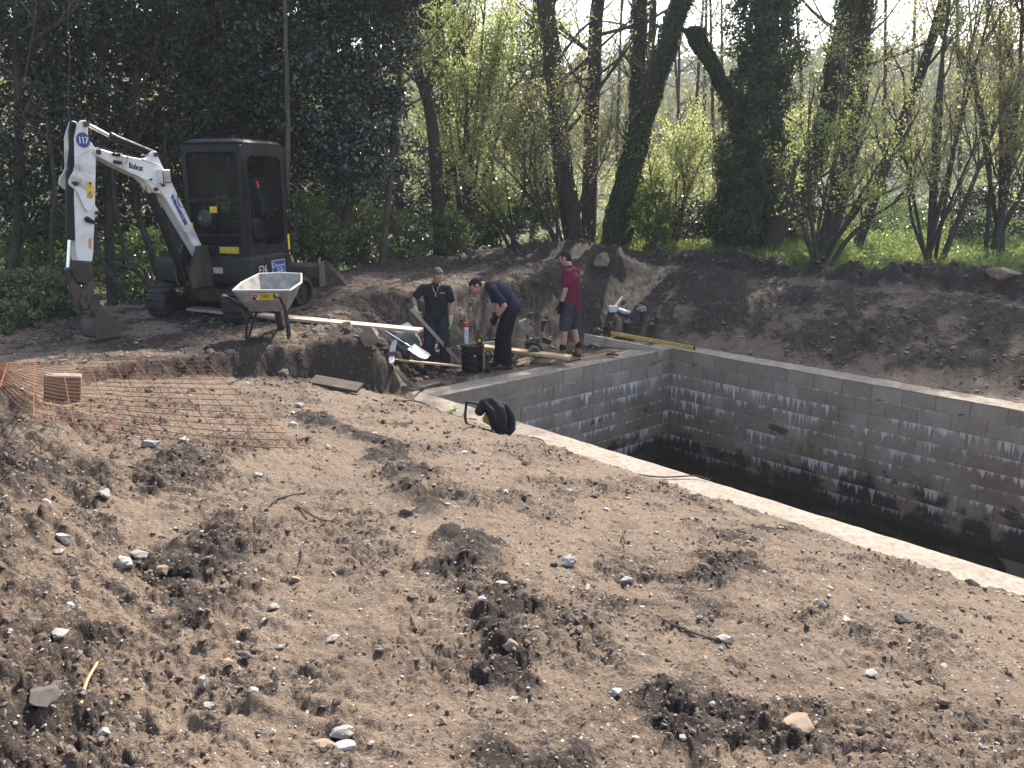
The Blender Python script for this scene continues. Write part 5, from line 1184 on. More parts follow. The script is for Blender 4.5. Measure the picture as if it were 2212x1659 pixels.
# man with the grey hair: faces the camera, holds the upright board
o1 = at(945, 757, 12.95); o1.z = -.13
J1 = dict(hip=(.0, .06, .93), chest=(-.01, .0, 1.26), neck=(.0, -.045, 1.455), head=(.045, -.115, 1.565), hipside=(1, 0, 0), shside=(1, 0, 0),
    shl=(.180, -.02, 1.365), shr=(-.20, -.02, 1.375), ell=(.245, .02, 1.115), elr=(-.345, -.05, 1.20), wrl=(.225, -.08, .875), wrr=(-.305, -.20, 1.035),
    hpl=(.095, .05, .89), hpr=(-.095, .05, .89), knl=(.11, -.02, .48), knr=(-.12, -.05, .48), anl=(.13, .05, .10), anr=(-.14, .05, .10),
    fl=(.2, -1, 0), fr=(-.2, -1, 0), face=(.42, -.80, -.42), crown=(.1, -.30, .95), hdl=(-.06, -.1, -1), hdr=(.35, -.35, -.8), pl=(-.9, 0, 0), pr=(.7, .3, .3), tl=(.2, -1, 0), tr=(.35, -.7, .2), cl=.35, cr=1.15)
p1, g1, q1 = person('grey haired man in charcoal shirt and pale green gloves holding a board', o1, J1, dict(hair='hair_grey', shirt='charcoal', legs='work_trouser', boot='boot_dark', glove='glove_green', hem=.05))
nk = MB(); a_ = g1['neck']; nk.tube(smooth_path([a_+Vector((-.062, .0, .01)), a_+Vector((-.045, -.095, -.05)), a_+Vector((.005, -.125, -.155)), a_+Vector((.055, -.095, -.05)), a_+Vector((.066, .0, .01))], 5), .003, 5)
nk.box(a_+Vector((.005, -.128, -.185)), (.007, .005, .055)); nk.box(a_+Vector((.005, -.1285, -.175)), (.03, .005, .007)); nk.build('necklace_cross', M['silver'], p1, True)['kind'] = 'stuff'
lg = MB()
for i, w_ in enumerate((.010, .012, .010, .012, .008)): lg.box(a_+Vector((.075+.017*i, -.146+.002*i, -.145)), (w_, .004, .014))
lg.build('shirt_emblem', M['decal_yellow'], p1)['kind'] = 'stuff'
from mathutils import noise as _mn
# ------------------------------------------------------------------ things on the site
def wood_mat(name, a, b, rough=.75, scale=1.):
    t = NT(name); v = t.obj(); mp = t.n('Mapping'); mp.inputs['Scale'].default_value = (1.2*scale, 14*scale, 14*scale); t.l(v, mp.inputs[0])
    n = t.noise(3, 5, .6, mp.outputs[0], .6); n2 = t.noise(4, 4, .6, v); c = t.mix(t.maprange(n, .35, .65), a, b); c = t.mix(t.maprange(n2, .55, .72, 0, .5), c, (.16, .115, .08))
    return t.done(t.bsdf(c, rough, .3, 0, t.bump(n, .25, .006)))
M['pine'] = wood_mat('sawn pine', (.62, .46, .27), (.50, .35, .19)); M['pine_old'] = wood_mat('weathered board', (.50, .42, .33), (.36, .29, .22)); M['ply_dark'] = wood_mat('wet dark board', (.10, .075, .055), (.05, .038, .03)); M['handle_wood'] = wood_mat('ash handle', (.45, .29, .14), (.34, .2, .09))
M['stone_white'] = worn('pale flint', (.42, .39, .345), (.13, .12, .11), .6, 24, 1., .4, 0, .8, 60, (.20, .155, .115), .8)
M['stone_grey'] = worn('grey stone', (.27, .25, .23), (.16, .15, .14), .8, 7, .9, .3, 0, .6, 25, (.20, .15, .11), .7)
M['stone_brown'] = worn('brown stone', (.24, .175, .12), (.15, .11, .08), .85, 7, .9, .3, 0, .6, 25, (.30, .24, .18), .5)
M['stone_pale'] = worn('pale grey boulder', (.42, .40, .37), (.22, .20, .18), .8, 4, .9, .3, 0, .7, 14, (.12, .10, .08), .6); M['stone_dark'] = worn('dark stone', (.075, .062, .055), (.12, .10, .085), .8, 7, .9, .3, 0, .6, 25)
M['red_mark'] = worn('red marking paint', (.50, .06, .07), None, .6); M['red_cap'] = worn('red cap', (.62, .05, .025), None, .4); M['can_white'] = worn('white can', (.62, .63, .66), (.56, .57, .6), .35, 12, .5)
M['rust'] = worn('rusty bar', (.19, .066, .024), (.10, .038, .018), .85, 20, .9, .3, .2, .4, 120)
M['galv'] = worn('tray paint', (.36, .34, .30), (.13, .12, .105), .7, 6, 1., .3, 0, .7, 22, (.20, .17, .14), .8); M['tray_rim'] = worn('cement splashed rim', (.55, .53, .49), (.40, .38, .35), .7, 8, .8); M['blue_strap'] = worn('blue grey webbing', (.045, .060, .085), (.030, .038, .05), .6, 12, .7, .4, 0, .3, 90, (.14, .12, .10), .4)
M['drill'] = worn('teal drill body', (.012, .045, .05), None, .45); M['blue_paint'] = worn('blue grey handle', (.13, .19, .27), (.22, .26, .30), .5, 8, .8); M['level'] = worn('yellow level', (.50, .33, .07), (.42, .28, .07), .5, 6, .6, .4, 0, .1, 60, (.22, .16, .1), .4)
M['hoodie'] = cloth_mat('black hooded top', (.018, .018, .022)); M['steel'] = worn('worn steel', (.30, .29, .28), (.18, .16, .14), .45, 8, .8, .5, .7, .2, 60, (.14, .10, .07), .6); M['plant'] = leaf_mat('young plant leaf', (.10, .19, .03), (.17, .26, .05), .4, .45, .45, (.35, .5, .08)); M['fixings'] = worn('bronze fixings', (.28, .16, .06), None, .4, 8, .5, .5, .5); M['card'] = worn('white card', (.7, .69, .66), None, .8)
def single(name, mb, mat, label, cat, group=None, smooth=False, bevel=0, ang=40):
    """one loose thing that is one mesh, its origin at its base"""
    zz = min(v.z for v in mb.v); cc = sum(mb.v, Vector())/len(mb.v); o_ = Vector((cc.x, cc.y, zz)); mb.v = [v-o_ for v in mb.v]
    ob = mb.build(name, mat, None, smooth, ang, bevel); ob.location = o_; return tag(ob, label, cat, group)
def board(name, a, b, w, h, mat, label, cat='board', up=(0, 0, 1), group=None):
    """a plank built along its own x axis so that the grain follows it"""
    a, b = Vector(a), Vector(b); x = (b-a).normalized(); y = Vector(up).cross(x).normalized(); z = x.cross(y); Lh = (b-a).length
    m = MB(); n = 7; vs = []; fs = []
    sec = [(-.5, -.5), (.5, -.5), (.5, .5), (-.5, .5)]
    for i in range(n):
        sag = -.0*(1-((i/(n-1))*2-1)**2); tw = rnd.uniform(-.002, .002)
        for (p, q) in sec: vs.append(Vector((Lh*(i/(n-1)), p*w+tw, q*h+sag)))
    for i in range(n-1):
        for j in range(4): fs.append((i*4+j, i*4+(j+1) % 4, (i+1)*4+(j+1) % 4, (i+1)*4+j))
    fs += [(3, 2, 1, 0), tuple((n-1)*4+j for j in range(4))]
    m.add(vs, fs); ob = m.build(name, M[mat], None, False, 40, .003); ob.matrix_world = Matrix((( x.x, y.x, z.x, a.x), (x.y, y.y, z.y, a.y), (x.z, y.z, z.z, a.z), (0, 0, 0, 1)))
    ob.location = a; ob.rotation_euler = Matrix((x, y, z)).transposed().to_euler(); return tag(ob, label, cat, group)
def rock(c, r, seed, mat, label, cat='stone', group=None, name='stone', sub=2, sink=.25, flat=1.):
    rr = random.Random(seed); bm = bmesh.new(); bmesh.ops.create_icosphere(bm, subdivisions=sub, radius=1)
    off_ = Vector((seed*3.7, seed*1.3, 0)); cuts = [(Vector((rr.gauss(0, 1), rr.gauss(0, 1), rr.gauss(0, 1))).normalized(), rr.uniform(.42, .85)) for _ in range(12)]
    for v in bm.verts:
        p = v.co.copy()
        for n, d in cuts:
            e = p.dot(n)-d
            if e > 0: p -= n*e*.92
        p *= 1+.05*rr.uniform(-1, 1)+.22*_mn.noise(p*1.7+off_)+.10*_mn.noise(p*4.3+off_); v.co = Vector((p.x*r[0], p.y*r[1], p.z*r[2]))
    me = bpy.data.meshes.new(name); rotm = Matrix.Rotation(rr.uniform(-.5, .5), 3, 'Z')
    for v in bm.verts: v.co = rotm @ v.co
    lo = min(v.co.z for v in bm.verts)
    for v in bm.verts: v.co.z -= lo*(1-sink)
    bmesh.ops.recalc_face_normals(bm, faces=bm.faces); bm.to_mesh(me); bm.free(); shade(me, True, 22)
    ob = link(name, me, None, M[mat]); ob.location = c; return tag(ob, label, cat, group)
def ground_at(x, y, z0=.9):
    """where the line of sight meets the ground"""
    o = Vector((0, 0, CAM_H)); d = ray(x, y).normalized(); ts = np.linspace(1.5, 40, 1600); X = o.x+d.x*ts; Y = o.y+d.y*ts; Z = o.z+d.z*ts; g = ground(X, Y, False)[0]; i = int(np.argmax(Z < g)); 
    if i == 0: return on(x, y, z0)
    p = Vector((X[i], Y[i], 0)); p.z = gz(p.x, p.y); return p

# --- boards and battens
pa = ground_at(415, 668); pa.z += .06; pb = on(908, 714, .93); pa = on(412, 666, pa.z+.03)
board('scaffold_board', pa, pb, .225, .038, 'pine_old', 'long pale scaffold board bridging from the excavator to the rock pile')
board('batten', at(775, 770, 11.6), at(996, 791, 12.3), .075, .028, 'pine', 'pale batten lying in front of the blue straps and left of the drum')
hl = g1['wrr']+Vector((.03, -.05, -.07)); e_ = on(994, 784, .03); d_ = (hl-e_).normalized()
board('batten', e_, hl+d_*.14, .052, .034, 'pine_old', 'slanting batten held in the grey haired man\'s gloved hand', up=(.2, -1, .1))
board('board', at(1043, 749, 13.45)+Vector((0, 0, .0)), at(1232, 772, 12.9), .20, .045, 'pine', 'wide pale board on the ground under the circular saw')
board('batten', at(987, 751, 13.5), at(1068, 741, 13.9), .03, .07, 'pine_old', 'thin batten on the ground behind the drum')
board('offcut', at(1118, 781, 12.85), at(1159, 768, 13.2), .055, .04, 'pine', 'upper of two short offcuts beside the bending man\'s boots', group='timber offcuts')
board('offcut', at(1116, 788, 12.75), at(1146, 779, 13.0), .05, .03, 'pine', 'lower of two short offcuts beside the bending man\'s boots', group='timber offcuts')
single('timber_block', MB().box(on(1137, 785, .03)+Vector((0, 0, .0)), (.09, .06, .05), Matrix.Rotation(.3, 3, 'Z'), .003), M['pine'], 'tiny timber block in front of the short offcuts', 'offcut')
qa, qb = at(1262, 722, 14.6), at(1432, 757, 14.1)
board('shuttering_board', qa-Vector((0, 0, .09)), qb-Vector((0, 0, .07)), .045, .20, 'pine_old', 'brown shuttering board on edge behind the tank corner')
la, lb = at(1318, 719, 14.35), at(1500, 752, 13.75); lv = empty('spirit_level', (la+lb)/2, 'long yellow spirit level resting along the tank corner', 'spirit level')
dl = (lb-la).normalized(); m = MB(); m.beam(la, lb, .028, .062, bev=.004); m.build('level_body', M['level'], lv); sn = dl.cross(Vector((0, 0, 1))).normalized(); sn = -sn if sn.y > 0 else sn
for f in (.15, .5, .85): c = la.lerp(lb, f); MB().cyl(c-sn*.016, c+sn*.016, .015, 12).build('vial', M['card'], lv, True)
for f in (.0, 1.): c = la.lerp(lb, f); MB().beam(c-dl*.012, c+dl*.012, .032, .066).build('end_cap', M['black_plastic'], lv)
bd_ = ground_at(676, 834); be = ground_at(779, 856); bd_.z += .06; be.z += .07
board('wet_board', bd_, be, .17, .035, 'ply_dark', 'short dark board lying on the bank above the straps', up=(.05, -.35, 1))
sl = ground_at(1338, 668); board('wooden_stake', sl+Vector((-.10, -.05, .03)), sl+Vector((.07, .1, .22)), .05, .03, 'pine', 'pale stake leaning on the bank beside the white box')

# --- drum with things on it
dr = on(1020, 806, .0); dr = Vector((dr.x, dr.y+.13, 0)); dr.z = min(gz(dr.x, dr.y), .02); dz = dr.z
drum = empty('ribbed_drum', dr, 'black ribbed plastic drum standing at the tank wall end', 'drum')
prof = [(.165, 0)]
for i in range(8): z = .02+i*.046; prof += [(.165, z), (.165, z+.026), (.178, z+.030), (.178, z+.042), (.165, z+.045)]
prof += [(.165, .395)]
MB().lathe(prof, dr, (0, 0, 1), 36).build('drum_body', M['black_plastic'], drum, True, 35)
MB().lathe([(.180, .392), (.186, .398), (.186, .412), (.176, .420), (.02, .422)], dr, (0, 0, 1), 36).build('drum_lid', M['black_plastic'], drum, True, 35)
MB().box(dr+Vector((.045, -.172, .27)), (.024, .012, .024)).build('maker_label', M['card'], drum)
tz = dr.z+.423; cn = empty('foam_can', (dr.x-.09, dr.y, tz), 'tall white spray can with red cap on the black drum', 'can')
MB().lathe([(.032, 0), (.034, .006), (.034, .255), (.028, .268)], (dr.x-.09, dr.y, tz), (0, 0, 1), 22).build('can_body', M['can_white'], cn, True, 35); MB().lathe([(.030, .262), (.034, .268), (.034, .325), (.030, .335)], (dr.x-.09, dr.y, tz), (0, 0, 1), 22).build('can_cap', M['red_cap'], cn, True, 35)
pr_ = MB()
for i in range(5): pr_.box((dr.x-.085, dr.y-.0345, tz+.14+i*.02), (.030, .002, .006))
pr_.build('can_print', M['letter_black'], cn)['kind'] = 'stuff'
tm_ = Vector((dr.x+.115, dr.y-.01, tz)); tpm = empty('tape_measure', tm_, 'yellow and black tape measure on the black drum', 'tape measure')
MB().box(tm_+Vector((0, 0, .052)), (.085, .045, .10), None, .018).build('tape_case', M['black_plastic'], tpm, True, 35); MB().box(tm_+Vector((-.004, -.0235, .06)), (.042, .004, .05), None, .001).build('tape_label', M['decal_yellow'], tpm); MB().box(tm_+Vector((-.075, 0, .01)), (.075, .02, .004)).build('tape_end', M['decal_yellow'], tpm)
for i, (ax, ay) in enumerate(((-.03, -.05), (.0, -.09), (.035, -.06))):
    sc = MB(); c = Vector((dr.x+ax, dr.y+ay, tz+.012)); a = rnd.uniform(0, 3); v_ = Vector((math.cos(a), math.sin(a), 0)); sc.tube([c-v_*.03, c+v_*.02, c+v_*.028], [.006, .007, .013], 8); sc.ball(c+Vector((.012, .012, .012)), .014, 8, 6)
    single('fixing', sc, M['fixings'], ['bronze fixing nearest the spray can on the drum', 'bronze fixing nearest the drum edge', 'bronze fixing nearest the tape measure'][i], 'fixing', 'fixings on the drum', True)
# cordless drill standing on its battery
dp = on(1053, 806, .0)+Vector((.0, .03, 0)); dp.z = gz(dp.x, dp.y); dp.z = max(dp.z, .0); dq = empty('cordless_drill', dp, 'dark teal cordless drill standing on its battery beside the drum', 'drill')
MB().box(dp+Vector((0, 0, .035)), (.075, .11, .07), None, .01).build('battery', M['black_plastic'], dq, True, 35)
h_ = MB(); chain(h_, [dp+Vector((0, 0, .07)), dp+Vector((0, 0, .15)), dp+Vector((0, .005, .22))], [(.024, .03), (.021, .027), (.024, .03)], 12); h_.build('grip', M['drill'], dq, True)
h_ = MB(); chain(h_, [dp+Vector((0, .08, .265)), dp+Vector((0, .0, .265)), dp+Vector((0, -.055, .262))], [.040, .043, .038], 14); h_.build('motor_housing', M['drill'], dq, True)
MB().lathe([(.036, 0), (.034, .03), (.022, .05), (.010, .052), (.010, .07)], dp+Vector((0, -.075, .262)), (0, -1, 0), 16).build('chuck', M['black_plastic'], dq, True, 35); MB().cyl(dp+Vector((0, -.076, .262)), dp+Vector((0, -.079, .262)), .037, 16).build('collar', M['steel'], dq, True, 35)
# circular saw on the wide board
sw = at(1152, 763, 13.15); saw = empty('circular_saw', sw, 'dark circular saw standing on the wide pale board', 'saw'); rz_ = Matrix.Rotation(.25, 3, 'Z'); ux = rz_ @ Vector((1, 0, 0)); uy = rz_ @ Vector((0, 1, 0))
MB().box(sw+Vector((0, 0, .006)), (.27, .15, .008), rz_).build('base_plate', M['steel'], saw)
gm = MB(); gp = [sw+ux*(.10*math.cos(R(a)))+Vector((0, 0, .03+.10*math.sin(R(a))))-uy*.06 for a in range(-10, 200, 15)]; gm.prism(gp, uy*.03); gm.build('blade_guard', M['steel'], saw)
gm = MB(); gp = [sw+ux*(.075*math.cos(R(a)))+Vector((0, 0, .03+.075*math.sin(R(a))))-uy*.066 for a in range(0, 360, 24)]; gm.prism(gp, uy*.004); gm.build('blade', M['dark_steel'], saw)
gm = MB(); chain(gm, [sw+Vector((0, 0, .08))+uy*.0, sw+Vector((0, 0, .08))+uy*.11], [.045, .04], 14); gm.build('motor', M['black_plastic'], saw, True)
gm = MB(); chain(gm, [sw-ux*.12+Vector((0, 0, .155)), sw-ux*.03+Vector((0, 0, .175)), sw+ux*.06+Vector((0, 0, .15)), sw+ux*.14+Vector((0, 0, .06))], [.02, .022, .024, .022], 10); gm.build('handle', M['black_plastic'], saw, True)
# spades
def spade(label, top, foot, gripdir, mat_h, blade_mat, bl=.26, bw=.17):
    top, foot = Vector(top), Vector(foot); d = (foot-top).normalized(); g = Vector(gripdir); g = (g-d*g.dot(d)).normalized(); sp_ = empty('spade', foot, label, 'spade'); n = d.cross(g)
    nk_ = foot-d*bl
    MB().tube([top+d*.11, nk_+d*.02], [.016, .017], 10).build('shaft', M[mat_h], sp_, True)
    y = MB(); y.tube([top+d*.12, top+d*.09+g*.03, top+d*.03+g*.055, top+g*.055], .009, 8); y.tube([top+d*.12, top+d*.09-g*.03, top+d*.03-g*.055, top-g*.055], .009, 8); y.build('yoke', M[mat_h], sp_, True)['kind'] = 'stuff'
    MB().cyl(top-g*.065, top+g*.065, .014, 10).build('grip', M['card'], sp_, True)
    b = MB(); vs = []; fs = []
    for i in range(6):
        for j in range(5):
            u = j/4*2-1; wv = bw/2*(1 if i < 5 else .75); vs.append(nk_+d*(bl*i/5)+g*(u*wv)+n*(.018*(u*u)-.01*math.sin(i/5*3.1)))
    for i in range(5):
        for j in range(4): fs.append((i*5+j, i*5+j+1, (i+1)*5+j+1, (i+1)*5+j))
    k = len(vs); vs2 = [v+n*.004 for v in vs]; b.add(vs, fs); b.add(vs2, [f[::-1] for f in fs]); 
    rim = [0, 1, 2, 3, 4, 9, 14, 19, 24, 29, 28, 27, 26, 25, 20, 15, 10, 5]; b.add([vs[i] for i in rim]+[vs2[i] for i in rim], [(i, (i+1) % 18, 18+(i+1) % 18, 18+i) for i in range(18)])
    MB().cyl(nk_-d*.10, nk_+d*.05, .021, 10, .012).build('socket', M[blade_mat], sp_, True); b.build('blade', M[blade_mat], sp_, True, 50)
spade('blue handled spade standing in the soil behind the circular saw', at(1129, 692, 13.75), at(1150, 762, 13.75), (1, .1, 0), 'blue_paint', 'dark_steel', .22)
spade('grey shovel lying across the white boulder', at(815, 714, 12.0)+Vector((0, 0, .06)), at(924, 782, 11.75)+Vector((0, 0, .06)), (.5, .9, .2), 'blue_paint', 'steel', .30, .20)
# mattock lying on the wall top
ma, mb_ = on(1225, 781, .03), on(1318, 764, .05); mk = empty('mattock', ma, 'wooden handled mattock lying on the tank wall by the boots', 'mattock'); dm = (mb_-ma).normalized()
MB().tube([ma, ma+dm*.28], [.019, .019], 10).build('rubber_grip', M['black_plastic'], mk, True); MB().tube([ma+dm*.28, ma.lerp(mb_, .7), mb_-dm*.05], [.017, .018, .025], 10).build('handle', M['handle_wood'], mk, True)
hx = MB(); hx.beam(mb_-dm*.10, mb_+dm*.10, .06, .05, bev=.01); sx_ = dm.cross(Vector((0, 0, 1))).normalized(); hx.beam(mb_-sx_*.02, mb_+dm*.02+sx_*.16, .05, .025); hx.build('mattock_head', M['dark_steel'], mk)
# --- wheelbarrow
wb = ground_at(590, 730); wb.z += .0; barrow = empty('wheelbarrow', wb, 'grey builder\'s wheelbarrow with dried concrete in front of the excavator', 'wheelbarrow'); WF = Vector((-.02, 1, 0)).normalized(); WL = Vector((-WF.y, WF.x, 0))
def W(f, l, u): return wb+WF*f+WL*l+Vector((0, 0, u))
def tray(g, zg):
    # rim, shoulder, bottom outlines: narrow at the front, wide at the handles
    rim = [(-.36, .33, .60), (-.36, -.33, .60), (.10, -.36, .64), (.52, -.27, .70), (.56, .0, .71), (.52, .27, .70), (.10, .36, .64)]
    bot = [(-.20, .20, .33), (-.20, -.20, .33), (.05, -.19, .315), (.22, -.14, .32), (.24, .0, .32), (.22, .14, .32), (.05, .19, .315)]
    return [W(*p) for p in rim], [W(*p) for p in bot]
rim, bot = tray(0, 0); n = len(rim); cen = sum(bot, Vector())/n; tm2 = MB(); lv_ = [rim, [a.lerp(b, .5)+(a-cen).normalized()*.035 for a, b in zip(rim, bot)], bot]
vs = sum(lv_, []); fs = [(i*n+j, i*n+(j+1) % n, (i+1)*n+(j+1) % n, (i+1)*n+j) for i in range(2) for j in range(n)]+[tuple(2*n+j for j in range(n))]
ins = [p+(cen+Vector((0, 0, .3))-p).normalized()*.012 for p in vs]; k = len(vs)
tm2.add(vs+ins, fs+[tuple(k+i for i in f[::-1]) for f in fs]+[(j, (j+1) % n, k+(j+1) % n, k+j) for j in range(n)]); tm2.build('tray', M['galv'], barrow, True, 30)
MB().tube(rim+[rim[0]], .013, 8).build('tray_rim', M['tray_rim'], barrow, True)
for s in (-1, 1):
    MB().tube(smooth_path([W(-.86, .29*s, .60), W(-.70, .29*s, .57), W(-.20, .22*s, .36), W(.30, .10*s, .26), W(.47, .06*s, .20)], 4), .0165, 8).build('frame_tube', M['black_plastic'], barrow, True)
    MB().tube([W(-.90, .29*s, .605), W(-.76, .29*s, .585)], [.021, .022], 10).build('handle_grip', M['rubber'], barrow, True)
    MB().tube([W(-.16, .21*s, .34), W(-.24, .24*s, .16), W(-.26, .25*s, .015), W(-.16, .25*s, .012), W(.02, .18*s, .30)], .0155, 8).build('leg', M['black_plastic'], barrow, True)
wh = MB(); wc = W(.47, 0, .19); wh.lathe([(.11, -.03), (.165, -.045), (.188, -.03), (.192, 0), (.188, .03), (.165, .045), (.11, .03)], wc, WL, 26); wheel = wh.build('wheel', M['rubber'], barrow, True, 50); MB().lathe([(.03, -.045), (.105, -.02), (.105, .02), (.03, .045)], wc, WL, 20).build('wheel_rim', M['bucket_steel'], wheel, True, 40)
sf = (lv_[0][0]+lv_[0][1]+lv_[1][0]+lv_[1][1])/4; nx_ = (lv_[0][1]-lv_[0][0]).normalized(); upv = ((lv_[0][0]+lv_[0][1])-(lv_[1][0]+lv_[1][1])).normalized(); nn_ = nx_.cross(upv).normalized(); nn_ = nn_ if nn_.y < 0 else -nn_
rs_ = Matrix((nx_, nn_, upv)).transposed(); st_ = MB().box(sf+nn_*.007-upv*.015, (.26, .004, .09), rs_).build('maker_sticker', M['decal_yellow'], barrow); s0 = sf+nn_*.010-upv*.015
MB().box(s0-nx_*.085, (.08, .002, .086), rs_).build('sticker_panel', M['card'], st_); lettering('W', .075, s0-nx_*.125-upv*.012+nn_*.002, nx_, upv, M['red_cap'], st_, .95, .006); MB().lathe([(.022, 0), (.022, .003)], s0-nx_*.10-upv*.022+nn_*.002, nn_, 18).build('sticker_wheel', M['letter_black'], st_)
pl_ = MB()
for i in range(3): pl_.box(s0+nx_*.035+upv*(.025-.016*i)+nn_*.0015, (.11-.02*i, .002, .005), rs_)
pl_.build('sticker_print', M['letter_black'], st_)['kind'] = 'stuff'
# --- rebar mesh
def C5(x, y): return ((0+x/1.4747)/1.8228, (1250+y/1.4747)/1.8228)
cross = [((45, 268), (2, 410)), ((200, 262), (196, 580)), ((360, 278), (424, 612)), ((505, 255), (667, 648)), ((645, 246), (900, 688)), ((780, 240), (1106, 718)), ((905, 230), (1306, 742)), ((1035, 234), (1500, 752)), ((1165, 230), (1690, 757))]
mesh_root = empty('rebar_mesh', ground_at(250, 860), 'rusty steel reinforcing mesh lying curled up on the bare soil', 'steel mesh'); lift = [.50, .36, .22, .13, .075, .06, .055, .05, .05]
ends = []
for (a, b), lf in zip(cross, lift):
    A = ground_at(*C5(*a)); Bp = ground_at(*C5(*b)); 
    A2 = on(*C5(*a), A.z+lf*.45+.02); B2 = on(*C5(*b), Bp.z+lf); ends.append((A2, B2))
NW = 17
def wpt(j, f): 
    A, Bq = ends[j]; p = A.lerp(Bq, f); p.z = max(p.z+.03*math.sin(f*3.1)*(j < 4), gz(p.x, p.y)+.012) if j > 3 else p.z; return p
for j in range(len(ends)):
    pts = [wpt(j, -.015+1.03*i/14)+Vector((0, 0, .008)) for i in range(15)]; MB().tube(pts, .0038, 6).build('cross_rod', M['rust'], mesh_root, True)
for i in range(NW):
    f = i/(NW-1); pts = [wpt(j, f) for j in range(len(ends))]; pts = [pts[0]+(pts[0]-pts[1])*.5]+pts+[pts[-1]+(pts[-1]-pts[-2])*.35]; MB().tube(smooth_path(pts, 4), .003, 6).build('long_rod', M['rust'], mesh_root, True)
cb = ground_at(140, 868); cbm = MB().box(Vector((0, 0, .11)), (.28, .14, .24), Matrix.Rotation(.4, 3, 'Z') @ Matrix.Rotation(.12, 3, 'Y'), .01); cbo = cbm.build('concrete_block', M['stone_brown'], None, False); cbo.location = cb; tag(cbo, 'upturned brown concrete block propping the mesh', 'block')
# --- straps, cables, hoodie on its frame, plant
def strap(name, pts, w, label, mat='blue_strap', cat='strap'):
    pts = smooth_path(pts, 7); n = len(pts); vs = []; fs = []
    for i, p in enumerate(pts):
        t = (pts[min(i+1, n-1)]-pts[max(i-1, 0)]).normalized(); s = t.cross(Vector((.1, .55, .8))); s = s.normalized() if s.length > .05 else Vector((1, 0, 0)); s = (s*.6+Vector((.15, .75, .35))*.6).normalized(); vs += [p-s*w/2, p+s*w/2]
    for i in range(n-1): fs.append((2*i, 2*i+1, 2*i+3, 2*i+2))
    m = MB().add(vs, fs); k = len(vs); m.add([v+Vector((0, -.002, .003)) for v in vs], [f[::-1] for f in fs]); return single(name, m, M[mat], label, cat, smooth=True)
def G_(x, y, up=.0): p = ground_at(x, y); p.z += up; return p
strap('webbing_strap', [G_(848, 812, .02), G_(848, 795, .10)+Vector((0, 0, .07)), G_(858, 780, .16)+Vector((0, 0, .12)), G_(880, 785, .20), G_(895, 805, .10), G_(915, 812, .05), G_(921, 797, .10)], .09, 'looped dark blue strap on the soil below the pale batten')
strap('webbing_strap', [G_(805, 765, .05), G_(835, 772, .08), G_(850, 790, .05), G_(880, 790, .06), G_(915, 792, .04)], .08, 'flat blue strap passing under the pale batten')
strap('membrane_strip', [G_(868, 843, .02), G_(885, 845, .03), G_(915, 842, .03), G_(940, 844, .02)], .05, 'pale shiny strip lying at the tank wall end', 'steel', 'strip')
def cable(pts, r, label): return single('cable', MB().tube(smooth_path(pts, 6), r, 6), M['black_plastic'], label, 'cable', smooth=True)
cable([G_(850, 868, .015), on(905, 868, .03), on(950, 888, .03), on(1000, 902, .02), on(1030, 906, .03)], .008, 'black cable running along the near wall top to the draped jacket')
cable([on(1105, 945, .035), on(1150, 945, .03), on(1175, 955, .03), on(1140, 966, .03), on(1230, 985, .035), on(1330, 1015, .03), on(1420, 1030, .02), on(1500, 1028, .03), on(1535, 1037, .02)], .008, 'thin black cable trailing along the near kerb from the draped jacket')
fo = ground_at(1050, 930); wl_ = empty('work_light_stand', fo, 'black tubular stand with yellow lamp body on the near kerb', 'lamp'); 
def H(x, y, Y): return at(x, y, Y)
Yh = fo.y
MB().tube(smooth_path([H(1008, 868, Yh+.15), H(1005, 900, Yh+.05), H(1012, 918, Yh-.02), H(1045, 928, Yh-.05), H(1085, 940, Yh-.05)], 4), .014, 8).build('stand_tube', M['black_plastic'], wl_, True)
MB().tube(smooth_path([H(1008, 868, Yh+.15), H(1030, 872, Yh+.12), H(1045, 880, Yh+.08), H(1058, 905, Yh), H(1065, 930, Yh-.05)], 4), .014, 8).build('stand_tube', M['black_plastic'], wl_, True)
yb = MB(); yb.box(H(1062, 903, Yh+.10), (.16, .10, .14), Matrix.Rotation(.5, 3, 'Y'), .02); yb.build('lamp_body', M['level'], wl_, True, 35)
hd = MB(); chain(hd, [H(1035, 890, Yh+.03), H(1048, 872, Yh+.08), H(1062, 868, Yh+.08), H(1075, 885, Yh+.04), H(1078, 910, Yh), H(1080, 930, Yh-.02)], [.05, .065, .06, .07, .075, .06], 12); chain(hd, [H(1066, 872, Yh+.10), H(1090, 880, Yh+.12), H(1103, 900, Yh+.10), H(1104, 925, Yh+.06), H(1092, 938, Yh+.02)], [.05, .055, .05, .05, .045], 12)
chain(hd, [H(1048, 872, Yh+.03), H(1062, 890, Yh-.04), H(1070, 915, Yh-.06)], [.03, .035, .03], 10); chain(hd, [H(1085, 885, Yh+.02), H(1090, 905, Yh-.02), H(1088, 928, Yh-.04)], [.028, .03, .03], 10)
hj = remesh(hd, 'hooded_top', .012, M['hoodie'], None, 2); tag(hj, 'crumpled black hooded top draped over the lamp stand', 'jacket'); 
pg = ground_at(975, 893); pgr = empty('weed', pg, 'fresh green weed with strap leaves beside the near kerb', 'plant')
